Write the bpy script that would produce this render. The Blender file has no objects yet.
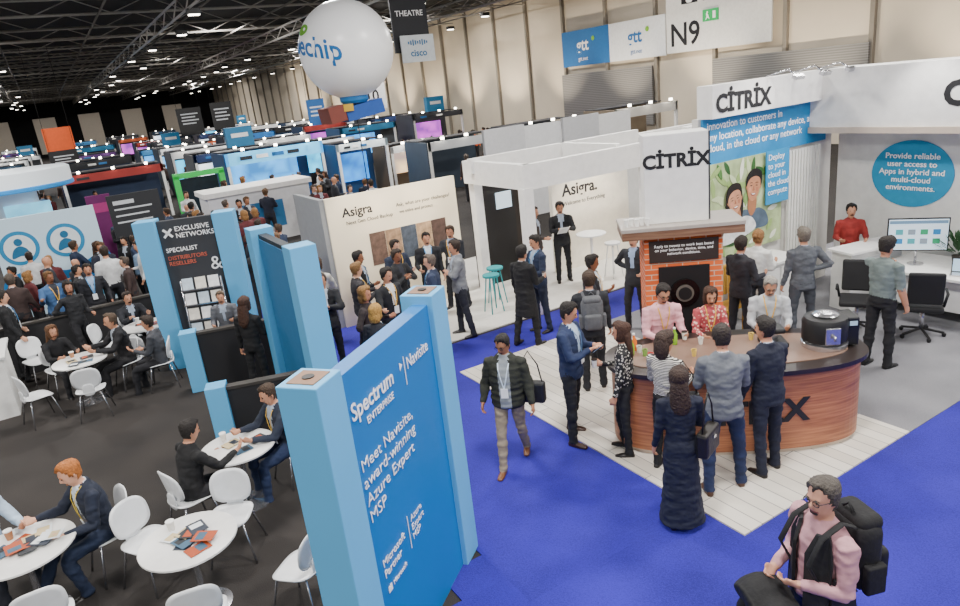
import bpy, math, random
from mathutils import Vector, Matrix, noise
from mathutils.bvhtree import BVHTree
random.seed(7)
SC=bpy.context.scene; COL=bpy.context.collection
rad=math.radians
# ------------------------------------------------------------------ materials
def lin(h):
    if not isinstance(h,str): return tuple(h)[:3]
    h=h.lstrip('#'); c=[int(h[i:i+2],16)/255 for i in (0,2,4)]
    return tuple(x/12.92 if x<=.04045 else ((x+.055)/1.055)**2.4 for x in c)
MC={}
def mat(col,rough=.6,metal=0,var=.06,scale=8,bump=0,emit=0,kind=None,col2=None):
    k=(col if isinstance(col,str) else tuple(col),rough,metal,var,scale,bump,emit,kind,col2)
    if k in MC: return MC[k]
    m=bpy.data.materials.new("surface"); m.use_nodes=True; nt=m.node_tree; b=nt.nodes["Principled BSDF"]
    c=lin(col); N=nt.nodes.new; L=nt.links.new
    b.inputs["Roughness"].default_value=rough; b.inputs["Metallic"].default_value=metal
    tc=N("ShaderNodeTexCoord")
    mix=N("ShaderNodeMix"); mix.data_type='RGBA'
    A=mix.inputs[6]; B=mix.inputs[7]; fac=mix.inputs[0]; out=mix.outputs[2]
    if kind in('stripe_z','stripe_x'):
        w=N("ShaderNodeTexWave"); w.bands_direction='Z' if kind=='stripe_z' else 'X'; w.inputs["Scale"].default_value=scale; w.inputs["Distortion"].default_value=.6
        cr=N("ShaderNodeMath"); cr.operation='GREATER_THAN'; cr.inputs[1].default_value=.5
        L(tc.outputs["Object"],w.inputs["Vector"]); L(w.outputs["Fac"],cr.inputs[0]); L(cr.outputs[0],fac)
        A.default_value=(*c,1); B.default_value=(*lin(col2),1)
    elif kind=='wood':
        mp=N("ShaderNodeMapping"); mp.inputs["Scale"].default_value=(.6,.6,scale)
        n=N("ShaderNodeTexNoise"); n.inputs["Scale"].default_value=3; n.inputs["Detail"].default_value=5
        L(tc.outputs["Object"],mp.inputs[0]); L(mp.outputs[0],n.inputs["Vector"])
        r=N("ShaderNodeMapRange"); r.inputs[1].default_value=.35; r.inputs[2].default_value=.65
        L(n.outputs["Fac"],r.inputs[0]); L(r.outputs[0],fac); A.default_value=(*c,1); B.default_value=(*lin(col2),1)
    elif kind in('plank','brick'):
        n=N("ShaderNodeTexBrick")
        if kind=='plank':
            mp=N("ShaderNodeMapping"); mp.inputs["Rotation"].default_value=(0,0,rad(90)); L(tc.outputs["Object"],mp.inputs[0]); L(mp.outputs[0],n.inputs["Vector"])
            n.inputs["Scale"].default_value=1; n.inputs["Brick Width"].default_value=1.4; n.inputs["Row Height"].default_value=.17; n.inputs["Mortar Size"].default_value=.006
            n.inputs["Mortar"].default_value=(.25,.24,.23,1)
        else:
            sx=N("ShaderNodeSeparateXYZ"); cx=N("ShaderNodeCombineXYZ"); ad=N("ShaderNodeMath"); ad.operation='ADD'
            L(tc.outputs["Object"],sx.inputs[0]); L(sx.outputs[0],ad.inputs[0]); L(sx.outputs[1],ad.inputs[1]); L(ad.outputs[0],cx.inputs[0]); L(sx.outputs[2],cx.inputs[1]); L(cx.outputs[0],n.inputs["Vector"])
            n.inputs["Scale"].default_value=1; n.inputs["Brick Width"].default_value=.21; n.inputs["Row Height"].default_value=.075; n.inputs["Mortar Size"].default_value=.007
            n.inputs["Mortar"].default_value=(.55,.40,.3,1)
        n.inputs["Color1"].default_value=(*c,1); n.inputs["Color2"].default_value=(*lin(col2),1)
        L(n.outputs["Color"],A); L(n.outputs["Color"],B)
    elif kind=='spot':
        n=N("ShaderNodeTexVoronoi"); n.inputs["Scale"].default_value=scale; L(tc.outputs["Object"],n.inputs["Vector"])
        g=N("ShaderNodeMath"); g.operation='LESS_THAN'; g.inputs[1].default_value=.38; L(n.outputs["Distance"],g.inputs[0]); L(g.outputs[0],fac)
        A.default_value=(*c,1); B.default_value=(*lin(col2),1)
    elif kind=='screen':
        n=N("ShaderNodeTexVoronoi"); n.inputs["Scale"].default_value=scale; n.distance='CHEBYCHEV'; L(tc.outputs["Object"],n.inputs["Vector"])
        L(n.outputs["Distance"],fac); A.default_value=(*c,1); B.default_value=(*lin(col2),1)
    elif kind=='carpet':
        n=N("ShaderNodeTexNoise"); n.inputs["Scale"].default_value=1.1; n.inputs["Detail"].default_value=6; n2=N("ShaderNodeTexNoise"); n2.inputs["Scale"].default_value=90
        ad=N("ShaderNodeMath"); ad.operation='ADD'; r=N("ShaderNodeMapRange"); r.inputs[1].default_value=.7; r.inputs[2].default_value=1.3
        L(tc.outputs["Object"],n.inputs["Vector"]); L(tc.outputs["Object"],n2.inputs["Vector"]); L(n.outputs["Fac"],ad.inputs[0]); L(n2.outputs["Fac"],ad.inputs[1]); L(ad.outputs[0],r.inputs[0]); L(r.outputs[0],fac)
        A.default_value=(*c,1); B.default_value=(*lin(col2),1)
        bp=N("ShaderNodeBump"); bp.inputs["Strength"].default_value=.2; bp.inputs["Distance"].default_value=.02; L(n2.outputs["Fac"],bp.inputs["Height"]); L(bp.outputs[0],b.inputs["Normal"])
    else:
        n=N("ShaderNodeTexNoise"); n.inputs["Scale"].default_value=scale; n.inputs["Detail"].default_value=3
        L(tc.outputs["Object"],n.inputs["Vector"]); L(n.outputs["Fac"],fac)
        A.default_value=(*[max(0,x*(1-var*2)) for x in c],1); B.default_value=(*[min(1,x*(1+var*2)) for x in c],1)
        if bump:
            bp=N("ShaderNodeBump"); bp.inputs["Strength"].default_value=bump; bp.inputs["Distance"].default_value=.03
            L(n.outputs["Fac"],bp.inputs["Height"]); L(bp.outputs[0],b.inputs["Normal"])
    L(out,b.inputs["Base Color"])
    if emit:
        L(out,b.inputs["Emission Color"]); b.inputs["Emission Strength"].default_value=emit
    MC[k]=m; return m
WHITE=mat('#efeeeb',.5); CHROME=mat('#c8c8cc',.22,.9); BLACK=mat('#101012',.5); 
LBLUE=mat('#5db0e2',.5,0,.02,2); PBLUE=mat('#0a70b8',.45,0,.02,2); TXTW=mat('#ffffff',.6,0,0); TXTK=mat('#16161a',.6,0,0)
CARPET_K=mat('#1f1c1b',.95,0,0,1,0,0,'carpet','#332e2b'); CARPET_B=mat('#190f76',.9,0,0,1,0,0,'carpet','#2a1da4'); CARPET_G=mat('#66666c',.95,0,0,1,0,0,'carpet','#86868a')
# ------------------------------------------------------------------ object helpers
def setp(o,label,cat,group=None,kind=None):
    o["label"]=label; o["category"]=cat
    if group:o["group"]=group
    if kind:o["kind"]=kind
    return o
def T(name,label,cat,loc=(0,0,0),rz=0,group=None):
    e=bpy.data.objects.new(name,None); COL.objects.link(e); e.location=loc; e.rotation_euler=(0,0,rad(rz)); e.empty_display_size=.1
    return setp(e,label,cat,group)
def M(name,vs,fs,mats,parent=None,loc=(0,0,0),rot=(0,0,0),smooth=False,mi=None,bevel=0):
    me=bpy.data.meshes.new(name); me.from_pydata([tuple(v) for v in vs],[],fs); me.validate()
    if not isinstance(mats,(list,tuple)): mats=[mats]
    for m in mats: me.materials.append(m)
    if mi and len(mi)==len(me.polygons): me.polygons.foreach_set("material_index",mi)
    if smooth: me.polygons.foreach_set("use_smooth",[True]*len(me.polygons))
    me.update()
    o=bpy.data.objects.new(name,me); COL.objects.link(o); o.location=loc; o.rotation_euler=[rad(a) for a in rot]
    if parent: o.parent=parent
    if bevel:
        b=o.modifiers.new("b",'BEVEL'); b.width=bevel; b.segments=2; b.limit_method='ANGLE'
    return o
BF=[(0,3,2,1),(4,5,6,7),(0,1,5,4),(1,2,6,5),(2,3,7,6),(3,0,4,7)]
def bverts(s,c=(0,0,0)):
    x,y,z=[a/2 for a in s]
    return [(c[0]+i*x,c[1]+j*y,c[2]+k*z) for k in(-1,1) for i,j in((-1,-1),(1,-1),(1,1),(-1,1))]
def box(name,s,c,m,parent=None,rot=(0,0,0),bevel=0):
    return M(name,bverts(s),BF,m,parent,c,rot,bevel=bevel)
def tube_geo(pts,radii,seg=12,ref=Vector((1,0,0)),cap=.5):
    pts=[Vector(p) for p in pts]; vs=[];fs=[]; n=len(pts)
    for i,p in enumerate(pts):
        t=(pts[min(i+1,n-1)]-pts[max(i-1,0)]).normalized(); s=ref-t*ref.dot(t)
        if s.length<.15: s=Vector((0,1,0))-t*t.y
        s.normalize(); q=t.cross(s); r=radii[i]; a,b=(r,r) if not isinstance(r,(tuple,list)) else r
        for k in range(seg):
            w=2*math.pi*k/seg; vs.append(p+s*a*math.cos(w)+q*b*math.sin(w))
    for i in range(n-1):
        for k in range(seg):
            a=i*seg+k;b=i*seg+(k+1)%seg; fs.append((a,b,b+seg,a+seg))
    for e,d in((0,-1),(n-1,1)):
        t=(pts[1]-pts[0]) if e==0 else (pts[-1]-pts[-2]); t.normalize(); r=radii[e]; r=min(r) if isinstance(r,(tuple,list)) else r
        c=len(vs); vs.append(pts[e]+t*d*r*cap)
        for k in range(seg):
            a=e*seg+k;b=e*seg+(k+1)%seg; fs.append((b,a,c) if e==0 else (a,b,c))
    return vs,fs
def tube(name,pts,r,m,parent=None,seg=10,loc=(0,0,0),cap=0,ref=Vector((1,0,0))):
    if not isinstance(r,list): r=[r]*len(pts)
    v,f=tube_geo(pts,r,seg,ref,cap); return M(name,v,f,m,parent,loc,smooth=True)
def lathe(name,prof,m,parent=None,loc=(0,0,0),seg=32,smooth=True):
    vs=[];fs=[];n=len(prof)
    for r,z in prof:
        for k in range(seg): w=2*math.pi*k/seg; vs.append((r*math.cos(w),r*math.sin(w),z))
    for i in range(n-1):
        for k in range(seg):
            a=i*seg+k;b=i*seg+(k+1)%seg; fs.append((a,b,b+seg,a+seg))
    fs.append(tuple(range(seg))[::-1]); fs.append(tuple((n-1)*seg+k for k in range(seg)))
    o=M(name,vs,fs,m,parent,loc,smooth=smooth)
    if smooth:
        e=o.modifiers.new("e",'EDGE_SPLIT'); e.split_angle=rad(35)
    return o
def text(body,size,m,parent=None,loc=(0,0,0),rot=(90,0,0),bold=0,align='LEFT',ext=.002,name="lettering",space=1,deform=None,xs=1):
    c=bpy.data.curves.new("t",'FONT'); c.body=body; c.size=size; c.extrude=ext; c.offset=bold; c.align_x=align; c.space_line=space; c.resolution_u=3
    t=bpy.data.objects.new("t",c); me=bpy.data.meshes.new_from_object(t); bpy.data.objects.remove(t)
    me.materials.clear(); me.materials.append(m)
    for v in me.vertices:
        v.co.x*=xs
        if deform: v.co=deform(v.co)
    o=bpy.data.objects.new(name,me); COL.objects.link(o); o.location=loc; o.rotation_euler=[rad(a) for a in rot]
    if parent: o.parent=parent
    return o
def disc(name,r,m,parent,loc,rot=(90,0,0),th=.006,seg=40,sx=1):
    vs=[(r*sx*math.cos(2*math.pi*k/seg),r*math.sin(2*math.pi*k/seg),z) for z in(-th/2,th/2) for k in range(seg)]
    fs=[tuple(range(seg))[::-1],tuple(range(seg,2*seg))]+[(k,(k+1)%seg,(k+1)%seg+seg,k+seg) for k in range(seg)]
    return M(name,vs,fs,m,parent,loc,rot)
def poly(name,pts,m,parent,y,th=.004,sub=6):
    n=len(pts); P_=[]
    for i in range(n):
        a,b,c,d=[Vector(pts[(i+k)%n]) for k in(-1,0,1,2)]
        for j in range(sub):
            t=j/sub; P_.append(.5*((2*b)+(c-a)*t+(2*a-5*b+4*c-d)*t*t+(3*b-a-3*c+d)*t*t*t))
    k=len(P_); vs=[(p.x,y-th,p.y) for p in P_]+[(p.x,y,p.y) for p in P_]
    fs=[tuple(range(k)),tuple(range(k,2*k))[::-1]]+[(i,(i+1)%k,(i+1)%k+k,i+k) for i in range(k)]
    return M(name,vs,fs,m,parent)
LOGO="C\u0130TR\u0130X"
# ------------------------------------------------------------------ camera
H=4.4; rho=math.atan(.115); th=math.atan(220/685.0); hd=rad(30.1)
Fh=Vector((math.sin(hd),math.cos(hd),0)); R0=Vector((math.cos(hd),-math.sin(hd),0)); Z=Vector((0,0,1))
F=Fh*math.cos(th)-Z*math.sin(th); U0=Fh*math.sin(th)+Z*math.cos(th)
R=R0*math.cos(rho)-U0*math.sin(rho); U=R0*math.sin(rho)+U0*math.cos(rho)
cd=bpy.data.cameras.new("camera"); cam=bpy.data.objects.new("camera",cd); COL.objects.link(cam); SC.camera=cam
cd.lens=685/960*36; cd.clip_end=400
mw=Matrix((R,U,-F)).transposed().to_4x4(); mw.translation=Vector((0,0,H)); cam.matrix_world=mw
# ------------------------------------------------------------------ shell
def struct(o): o["kind"]="structure"; return o
struct(box("floor",(110,190,.2),(-10,60,-.1),CARPET_K))
struct(box("floor",(18,12,.012),(1.75+9,4.6-6,.006),CARPET_B))
struct(box("floor",(2.1,20.6,.0124),(3.65,14.5,.0061),CARPET_B))
struct(box("floor",(.5,.42,.0122),(2.38,4.8,.006),CARPET_B))
struct(box("floor",(8.3,1.2,.0124),(8.85,9.6,.0061),CARPET_B))
struct(box("floor",(2.9,5.4,.03),(6.15,6.3,.015),mat('#dcd6cc',.45,0,.05,8,0,0,'plank','#c6bfb3')))
struct(box("floor",(9.5,5.4,.02),(12.35,6.3,.01),CARPET_G))
struct(box("floor",(9,5,.02),(9.2,12.8,.01),mat('#d2cfc8',.5)))
struct(box("ceiling",(110,150,.2),(-25+.0,75,9.9),mat('#12100f',.9)))
struct(box("wall_right",(.4,170,9.8),(30.2,60,4.9),mat('#d6c9b4',.8,0,.07,.5)))
struct(box("wall_far",(110,.4,9.8),(-25,145.2,4.9),mat('#0d0d10',.9)))
for i in range(34):
    struct(box("trim_%d"%(i+1),(.2,.2,9.8),(29.9,9+i*4,4.9),mat('#8a8276',.8)))
for i in range(9):
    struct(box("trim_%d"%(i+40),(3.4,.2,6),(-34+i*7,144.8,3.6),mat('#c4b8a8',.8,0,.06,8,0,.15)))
for n_,y in((1,33.2),(2,21)):
    t=struct(box("door_%d"%n_,(.12,8.0,3.2),(29.75,y,2.6),mat('#8f8d8a',.5,.3,.05,3,0,0,'stripe_z','#74726f')))
TR=mat('#a8a49e',.4,.3)
def truss(p0,p1,hh=.6,rr=.06,label="grey metal lattice truss hanging under the dark hall ceiling",step=1.5,group="ceiling trusses"):
    p0=Vector(p0);p1=Vector(p1);L=(p1-p0).length;d=(p1-p0)/L;up=Vector((0,0,hh));vs=[];fs=[]
    def bar(a,b,r):
        g,h=tube_geo([a,b],[r,r],4,Z if abs((b-a).normalized().z)<.9 else Vector((1,0,0)),0); n=len(vs); vs.extend(g); fs.extend([tuple(i+n for i in q) for q in h])
    bar(p0,p1,rr); bar(p0+up,p1+up,rr); n=int(L/step)
    for i in range(n):
        a=p0+d*(L*i/n); b=p0+d*(L*(i+1)/n)
        bar(a,b+up,rr*.5) if i%2 else bar(a+up,b,rr*.5)
    setp(M("ceiling_truss",vs,fs,TR),label,"truss",group)
for i in range(24): truss((-40,26+i*4.9,9.0),(29.7,26+i*4.9,9.0),.6,.05)
for x in(-26,-18,-10,-2,6,14,22): truss((x,20,8.3),(x,144,8.3))
for x in range(-30,29,4):
    setp(tube("ceiling_pipe",[(x+1.3,20,8.85),(x+1.3,144,8.85)],.05,mat('#77736e',.5,.3),seg=6),"long thin service pipe running under the dark ceiling","pipe","ceiling pipes")
LAMP=mat('#fff6e8',.5,0,0,8,0,14)
vs=bverts((.5,.3,.2),(0,0,.12))+bverts((.4,.22,.04),(0,0,0)); LM=bpy.data.meshes.new("lamp"); LM.from_pydata(vs,[],BF+[tuple(k+8 for k in f) for f in BF]); LM.materials.append(BLACK); LM.materials.append(LAMP); LM.polygons.foreach_set("material_index",[0]*6+[1]*6)
for i in range(16):
    for j in range(6):
        o=bpy.data.objects.new("ceiling_lamp",LM); COL.objects.link(o); o.location=(-20+j*9+random.uniform(-1,1),30+i*7.2,8.05); setp(o,"small bright lamp clamped to a ceiling truss","lamp","ceiling lamps")
# ------------------------------------------------------------------ signs
def hanging(label,x,y,z,w,h,bg,lines,rz=0,cat="banner",tops=9.0,bars=0,bc='#c8ccd2'):
    t=T("hanging_banner",label,cat,(x,y,z),rz)
    box("panel",(w,.08,h),(0,0,0),bg,t)
    for s in(-1,1): tube("cable",[(s*w*.45,0,h/2),(s*w*.45,0,tops-z)],.012,BLACK,t,4)
    for (s,sz,dx,dz,m) in lines: text(s,sz,m,t,(dx,-.05,dz),align='CENTER',bold=sz*.015)
    for k in range(bars): box("printed_stripe",(w*(.7-.15*(k%2)),.01,h*.05),(-w*.05*(k%2),-.045,h*(.25-.13*k)),mat(bc),t)
    return t
hanging("black theatre banner hanging above the stands",11.9,23.2,6.75,1.4,2.2,mat('#22242a'),[("THEATRE",.26,0,.1,TXTW)],tops=9)
t=T("hanging_banner","white sponsor banner with blue lettering below theatre sign","banner",(12.0,23.0,5.75)); box("panel",(1.3,.06,.9),(0,0,0),mat('#dfe6ea'),t)
text("cisco",.32,mat('#1d6fa5'),t,(0,-.04,-.25),align='CENTER',bold=.006)
for k in range(9): box("logo_bar",(.04,.02,[.08,.14,.2,.14,.08,.14,.2,.14,.08][k]),(-.36+k*.09,-.04,.2),mat('#1d6fa5'),t)
hanging("white hanging sign with hall number",20.4,48,4.3,3.0,1.9,mat('#d4d6d8'),[("N10",1.1,0,-.4,TXTK)])
for x,y,z,w,h,c,b in[(.8,48,3.9,1.5,1.3,'#d4551e',0),(.8,47.9,2.6,1.5,1.3,'#1c1c1e',4),(9.4,55,4.05,1.7,1.7,'#191a1c',4),(11.5,54,4.1,1.5,1.9,'#191a1c',4),(17,42,4.6,1.3,1.6,'#1a1c22',3),(17.2,50,3.4,1.3,2.2,'#1c5a9a',3)]:
    hanging("rectangular sign hanging over the hall",x,y,z,w,h,mat(c),[],bars=b)
t=T("wall_banner","blue and white sponsor banner on hall wall","banner",(29.6,32.4,5.7),-90)
box("panel",(4.4,.08,2.1),(-2.2,0,0),mat('#1665a8'),t); box("panel",(4.4,.08,2.1),(2.2,0,0),mat('#e6e9ec'),t)
text("gtt",1.0,TXTW,t,(-2.4,-.06,-.15),align='CENTER',bold=.02); text("gtt.net",.34,TXTW,t,(-2.4,-.06,-.75),align='CENTER')
text("gtt",1.0,mat('#1665a8'),t,(2.1,-.06,-.15),align='CENTER',bold=.02); text("gtt.net",.34,mat('#1665a8'),t,(2.2,-.06,-.75),align='CENTER')
for sx in(-1.4,3.1): disc("logo_dot",.14,mat('#79b52a'),t,(sx,-.07,.45))
t=T("hall_number_sign","white hall number sign with pictograms and exit symbol","sign",(29.6,24.7,6.5),-90)
box("panel",(6.4,.1,3.6),(0,0,0),mat('#e4e3df'),t); text("N9",1.6,TXTK,t,(-2.95,-.07,-1.45),bold=.02)
for k in range(3):
    x=-1.6+k*1.4; box("pictogram",(1.05,.02,1.05),(x,-.07,1.05),TXTK,t); disc("pictogram_head",.13,TXTW,t,(x,-.09,1.36)); poly("pictogram_body",[(x-.12,1.18),(x+.12,1.18),(x+.2-.1*(k%2),.62),(x-.2+.1*(k%2),.62)],TXTW,t,-.09)
box("exit_panel",(.95,.06,.55),(-.25,-.08,-.2),mat('#10a050',.4,0,.02,8,0,.4),t); disc("running_figure_head",.05,TXTW,t,(-.42,-.12,-.06)); poly("running_figure_body",[(-.5,-.12),(-.4,-.12),(-.33,-.26),(-.28,-.4),(-.4,-.32),(-.54,-.42),(-.48,-.26)],TXTW,t,-.12); box("door_symbol",(.18,.01,.34),(.0,-.12,-.2),TXTW,t)
# balloon
t=T("balloon","large white spherical advertising balloon with blue lettering","balloon",(8.1,20.0,5.7))
lathe("envelope",[(1.36*math.sin(a)*1.0+.001,-1.36*math.cos(a)) for a in [math.pi*i/28 for i in range(29)]],mat('#f6f7f9',.3,0,.03,2,0,.12),t,seg=48)
def wrap(co):
    r=1.372; x_,y_=co.x-1.35,co.y; y_=y_-x_*.2; a=x_/r*.95-1.2; b=(y_-.1)/r
    d=Vector((math.sin(a)*math.cos(b),-math.cos(a)*math.cos(b),math.sin(b))); return d*(r+co.z)
text("bluechip",.76,mat('#1b6fb5'),t,(0,0,0),rot=(0,0,-6),bold=.014,deform=wrap,name="lettering")
def wrap2(co):
    r=1.372; a=(co.x)/r-1.5; b=(co.y+.62)/r
    d=Vector((math.sin(a)*math.cos(b),-math.cos(a)*math.cos(b),math.sin(b))); return d*(r+co.z)
sw=disc("logo_swoosh",.2,mat('#6fb62c'),t,(0,0,0),(0,0,0))
for v in sw.data.vertices: v.co=wrap2(Vector((v.co.x*1.5,v.co.y*.8,v.co.z)))
lathe("neck_ring",[(.35,-1.5),(.42,-1.42),(.42,-1.3),(.3,-1.28)],mat('#1b6fb5'),t)
box("banner_block",(1.2,.8,.4),(.15,0,-1.72),mat('#1b50a5'),t,(0,-8,0)); box("banner_trim",(.5,.92,.45),(-.75,0,-1.75),mat('#7a3a30'),t,(0,-8,0)); box("banner_trim",(.3,.94,.2),(-.4,0,-1.6),mat('#c9a227'),t)
tube("tether",[(0,0,-1.4),(0,0,-5.6)],.015,BLACK,t,4)
# ------------------------------------------------------------------ spectrum wall
rz=math.degrees(math.atan2(.626,.78))
t=T("exhibition_panel_wall","blue angled display wall between two light blue posts with white text","display panel",(1.74,4.62,0),rz)
L0=.9
for s in(-1,1):
    box("post",(.3,.3,2.74),(s*L0,0,1.37),LBLUE,t,bevel=.008); box("post_cap_recess",(.2,.2,.012),(s*L0,0,2.741),mat('#8c6a52'),t); disc("cap_hole",.04,BLACK,t,(s*L0,0,2.75),(0,0,0))
box("panel",(2*L0-.3,.14,2.66),(0,-.03,1.33),PBLUE,t)
y=-.106; x0=-.66
text("Spectrum",.18,TXTW,t,(x0,y,2.3),bold=.002,xs=.92); text("ENTERPRISE",.08,TXTW,t,(x0+.18,y,2.19))
M("logo_arrow",[(x0+.76+a,y,2.34+b) for a,b in((0,0),(.05,.035),(0,.07))],[(0,1,2)],TXTW,t)
box("divider",(.008,.004,.24),(.18,y,2.31),TXTW,t); text("Navisite",.15,TXTW,t,(.22,y,2.3),xs=.85,bold=-.001)
text("Meet Navisite,\naward-winning\nAzure Expert\nMSP",.135,TXTW,t,(x0,y,1.9),space=1.02,xs=1.08,bold=-.0015)
text("Microsoft\nPartner",.095,TXTW,t,(x0+.05,y,1.06)); box("divider",(.006,.004,.3),(-.16,y,1.05),TXTW,t); text("Azure\nExpert\nMSP",.085,TXTW,t,(-.11,y,1.11),bold=-.001)
for i in range(4): box("logo_square",(.026,.004,.026),(x0+.08+.03*(i%2),y,.865-.03*(i//2)),TXTW,t)
text("Microsoft",.06,TXTW,t,(x0+.15,y,.83))
# ------------------------------------------------------------------ left frames
t=T("exhibition_panel_wall","dark grey distributor panel between two blue posts","display panel",(1.75,12.95,0),-22)
for s in(-1,1): box("post",(.36,.36,2.74),(s*.66,0,1.37),LBLUE,t,bevel=.01)
box("panel",(.98,.12,2.7),(0,0,1.35),mat('#34363b'),t)
text("EXCLUSIVE\nNETWORKS",.12,TXTW,t,(-.2,-.07,2.5),bold=.001)
for a in(45,-45): box("logo_cross",(.04,.01,.2),(-.32,-.07,2.48),TXTW,t,(0,a,0))
text("SPECIALIST",.11,TXTW,t,(-.42,-.07,2.14),bold=.001); text("DISTRIBUTORS\nRESELLERS",.1,mat('#c4604a'),t,(-.42,-.07,2.0),bold=.001); text("&",.34,TXTW,t,(.26,-.07,1.74))
t=T("literature_rack","chrome wire literature rack filled with leaflets in front of panel","rack",(1.68,12.55,0),-22)
for sx in(-.34,.34): tube("upright",[(sx,0,0),(sx,.12,1.65)],.018,CHROME,t,6)
for k in range(5):
    box("shelf",(.7,.12,.02),(0,.02+.02*k,.4+.27*k),CHROME,t)
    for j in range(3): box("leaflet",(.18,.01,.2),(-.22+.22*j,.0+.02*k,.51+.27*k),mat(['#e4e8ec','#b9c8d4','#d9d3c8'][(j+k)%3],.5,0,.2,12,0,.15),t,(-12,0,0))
t=T("exhibition_panel_wall","dark panel between two tall blue posts beside the aisle","display panel",(2.33,9.25,0),90)
for s in(-1,1): box("post",(.32,.34,2.74),(s*.95,0,1.37),LBLUE,t,bevel=.01)
box("panel",(1.6,.12,2.66),(0,0,1.33),mat('#1e2730'),t); box("panel_face",(1.55,.01,2.2),(0,.066,1.5),mat('#2b6f9f'),t)
def lowwall(x0,y0,x1,y1,h,label,post=True):
    L=math.hypot(x1-x0,y1-y0); t=T("half_height_partition",label,"partition",((x0+x1)/2,(y0+y1)/2,0),math.degrees(math.atan2(y1-y0,x1-x0)))
    box("panel",(L,.1,h-.03),(0,0,(h-.03)/2),mat('#1d1d20',.7),t); box("rail",(L,.13,.04),(0,0,h-.02),mat('#3a3632'),t)
    if post: box("post",(.26,.26,h+.04),(-L/2-.1,0,(h+.04)/2),LBLUE,t,bevel=.008)
lowwall(-2.2,15.2,1.17,15.3,1.0,"long black half height partition behind cafe tables",False)
lowwall(1.3,11.7,2.4,11.4,1.0,"black half height partition with light blue end post")
lowwall(1.2,9.05,2.15,8.75,.95,"black half height partition with light blue end post")
t=T("waste_bin","blue plastic waste bin beside the aisle","bin",(2.85,11.2,0)); lathe("bucket",[(.16,0),(.2,.5),(.22,.52),(.2,.52),(.17,.1)],mat('#1d7fc4'),t); tube("rim",[(.21*math.cos(a*.524),.21*math.sin(a*.524),.52) for a in range(13)],.012,mat('#155f96'),t,6)
# ------------------------------------------------------------------ furniture
def plate(w,d,n,fn,seg=28,rings=5):
    vs=[(0,0,fn(0,0))];fs=[]
    for r in range(1,rings+1):
        for k in range(seg):
            a=2*math.pi*k/seg; c,s=math.cos(a),math.sin(a); e=2/n
            x=w/2*r/rings*math.copysign(abs(c)**e,c); y=d/2*r/rings*math.copysign(abs(s)**e,s); vs.append((x,y,fn(x,y)))
    for k in range(seg): fs.append((0,1+k,1+(k+1)%seg))
    for r in range(rings-1):
        for k in range(seg):
            a=1+r*seg+k;b=1+r*seg+(k+1)%seg; fs.append((a,a+seg,b+seg,b))
    return vs,fs
CHW=mat('#e6e8ea',.3)
def dup(root,loc,rz):
    r=root.copy(); COL.objects.link(r); r.location=loc; r.rotation_euler=(0,0,rad(rz))
    for c in root.children:
        k=c.copy(); COL.objects.link(k); k.parent=r
    return r
def mk_chair():
    t=T("cafe_chair","white plastic cafe chair with chrome legs beside a round table","chair",group="white cafe chairs")
    v,f=plate(.43,.42,3.2,lambda x,y:.45+.5*x*x+(.4*(y*y) if y<0 else -.5*y*y)); o=M("seat",v,f,CHW,t,smooth=True); s=o.modifiers.new("s",'SOLIDIFY'); s.thickness=.012
    v,f=plate(.42,.36,2.8,lambda x,y:0); v=[(x,-.2-.16*y+.81*x*x,.69+y) for x,y,z in v]; o=M("backrest",v,f,CHW,t,smooth=True); s=o.modifiers.new("s",'SOLIDIFY'); s.thickness=.012
    v,f=plate(.17,.22,3,lambda x,y:0); v=[(x,-.205+.35*y*y,.51+y*.9) for x,y,z in v]; o=M("back_neck",v,f,CHW,t,smooth=True); s=o.modifiers.new("s",'SOLIDIFY'); s.thickness=.012
    for sx in(-1,1):
        for sy in(-1,1): tube("leg",[(sx*.05,sy*.06,.435),(sx*.15,sy*.15,.42),(sx*.23,sy*.23,0)],.011,CHROME,t,8)
    return t
def face(x,y,tx,ty): return math.degrees(math.atan2(ty-y,tx-x))-90
CH=None
tabs=[(.2,6.1,.43),(-1.12,7.05,.45),(1.0,7.6,.42),(-.4,12.7,.42),(.75,13.9,.42)]
chairs=[(.12,5.4,0),(.66,6.72,0),(-.12,6.85,0),(.98,5.45,0),(-1.0,6.25,1),(-.42,7.3,1),(-1.5,7.75,1),(1.65,7.75,2),(.38,7.4,2),(-1.1,12.35,3),(-.35,11.95,3),(.28,12.9,3),(-.75,13.5,3),(.45,13.1,4),(.6,14.6,4),(.75,12.35,3),(.05,14.3,4),(-1.1,14.4,3)]
for x,y,k in chairs:
    a=face(x,y,tabs[k][0],tabs[k][1])+random.uniform(-12,12)
    if CH is None: CH=mk_chair(); CH.location=(x,y,0); CH.rotation_euler=(0,0,rad(a))
    else: dup(CH,(x,y,0),a)
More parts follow.
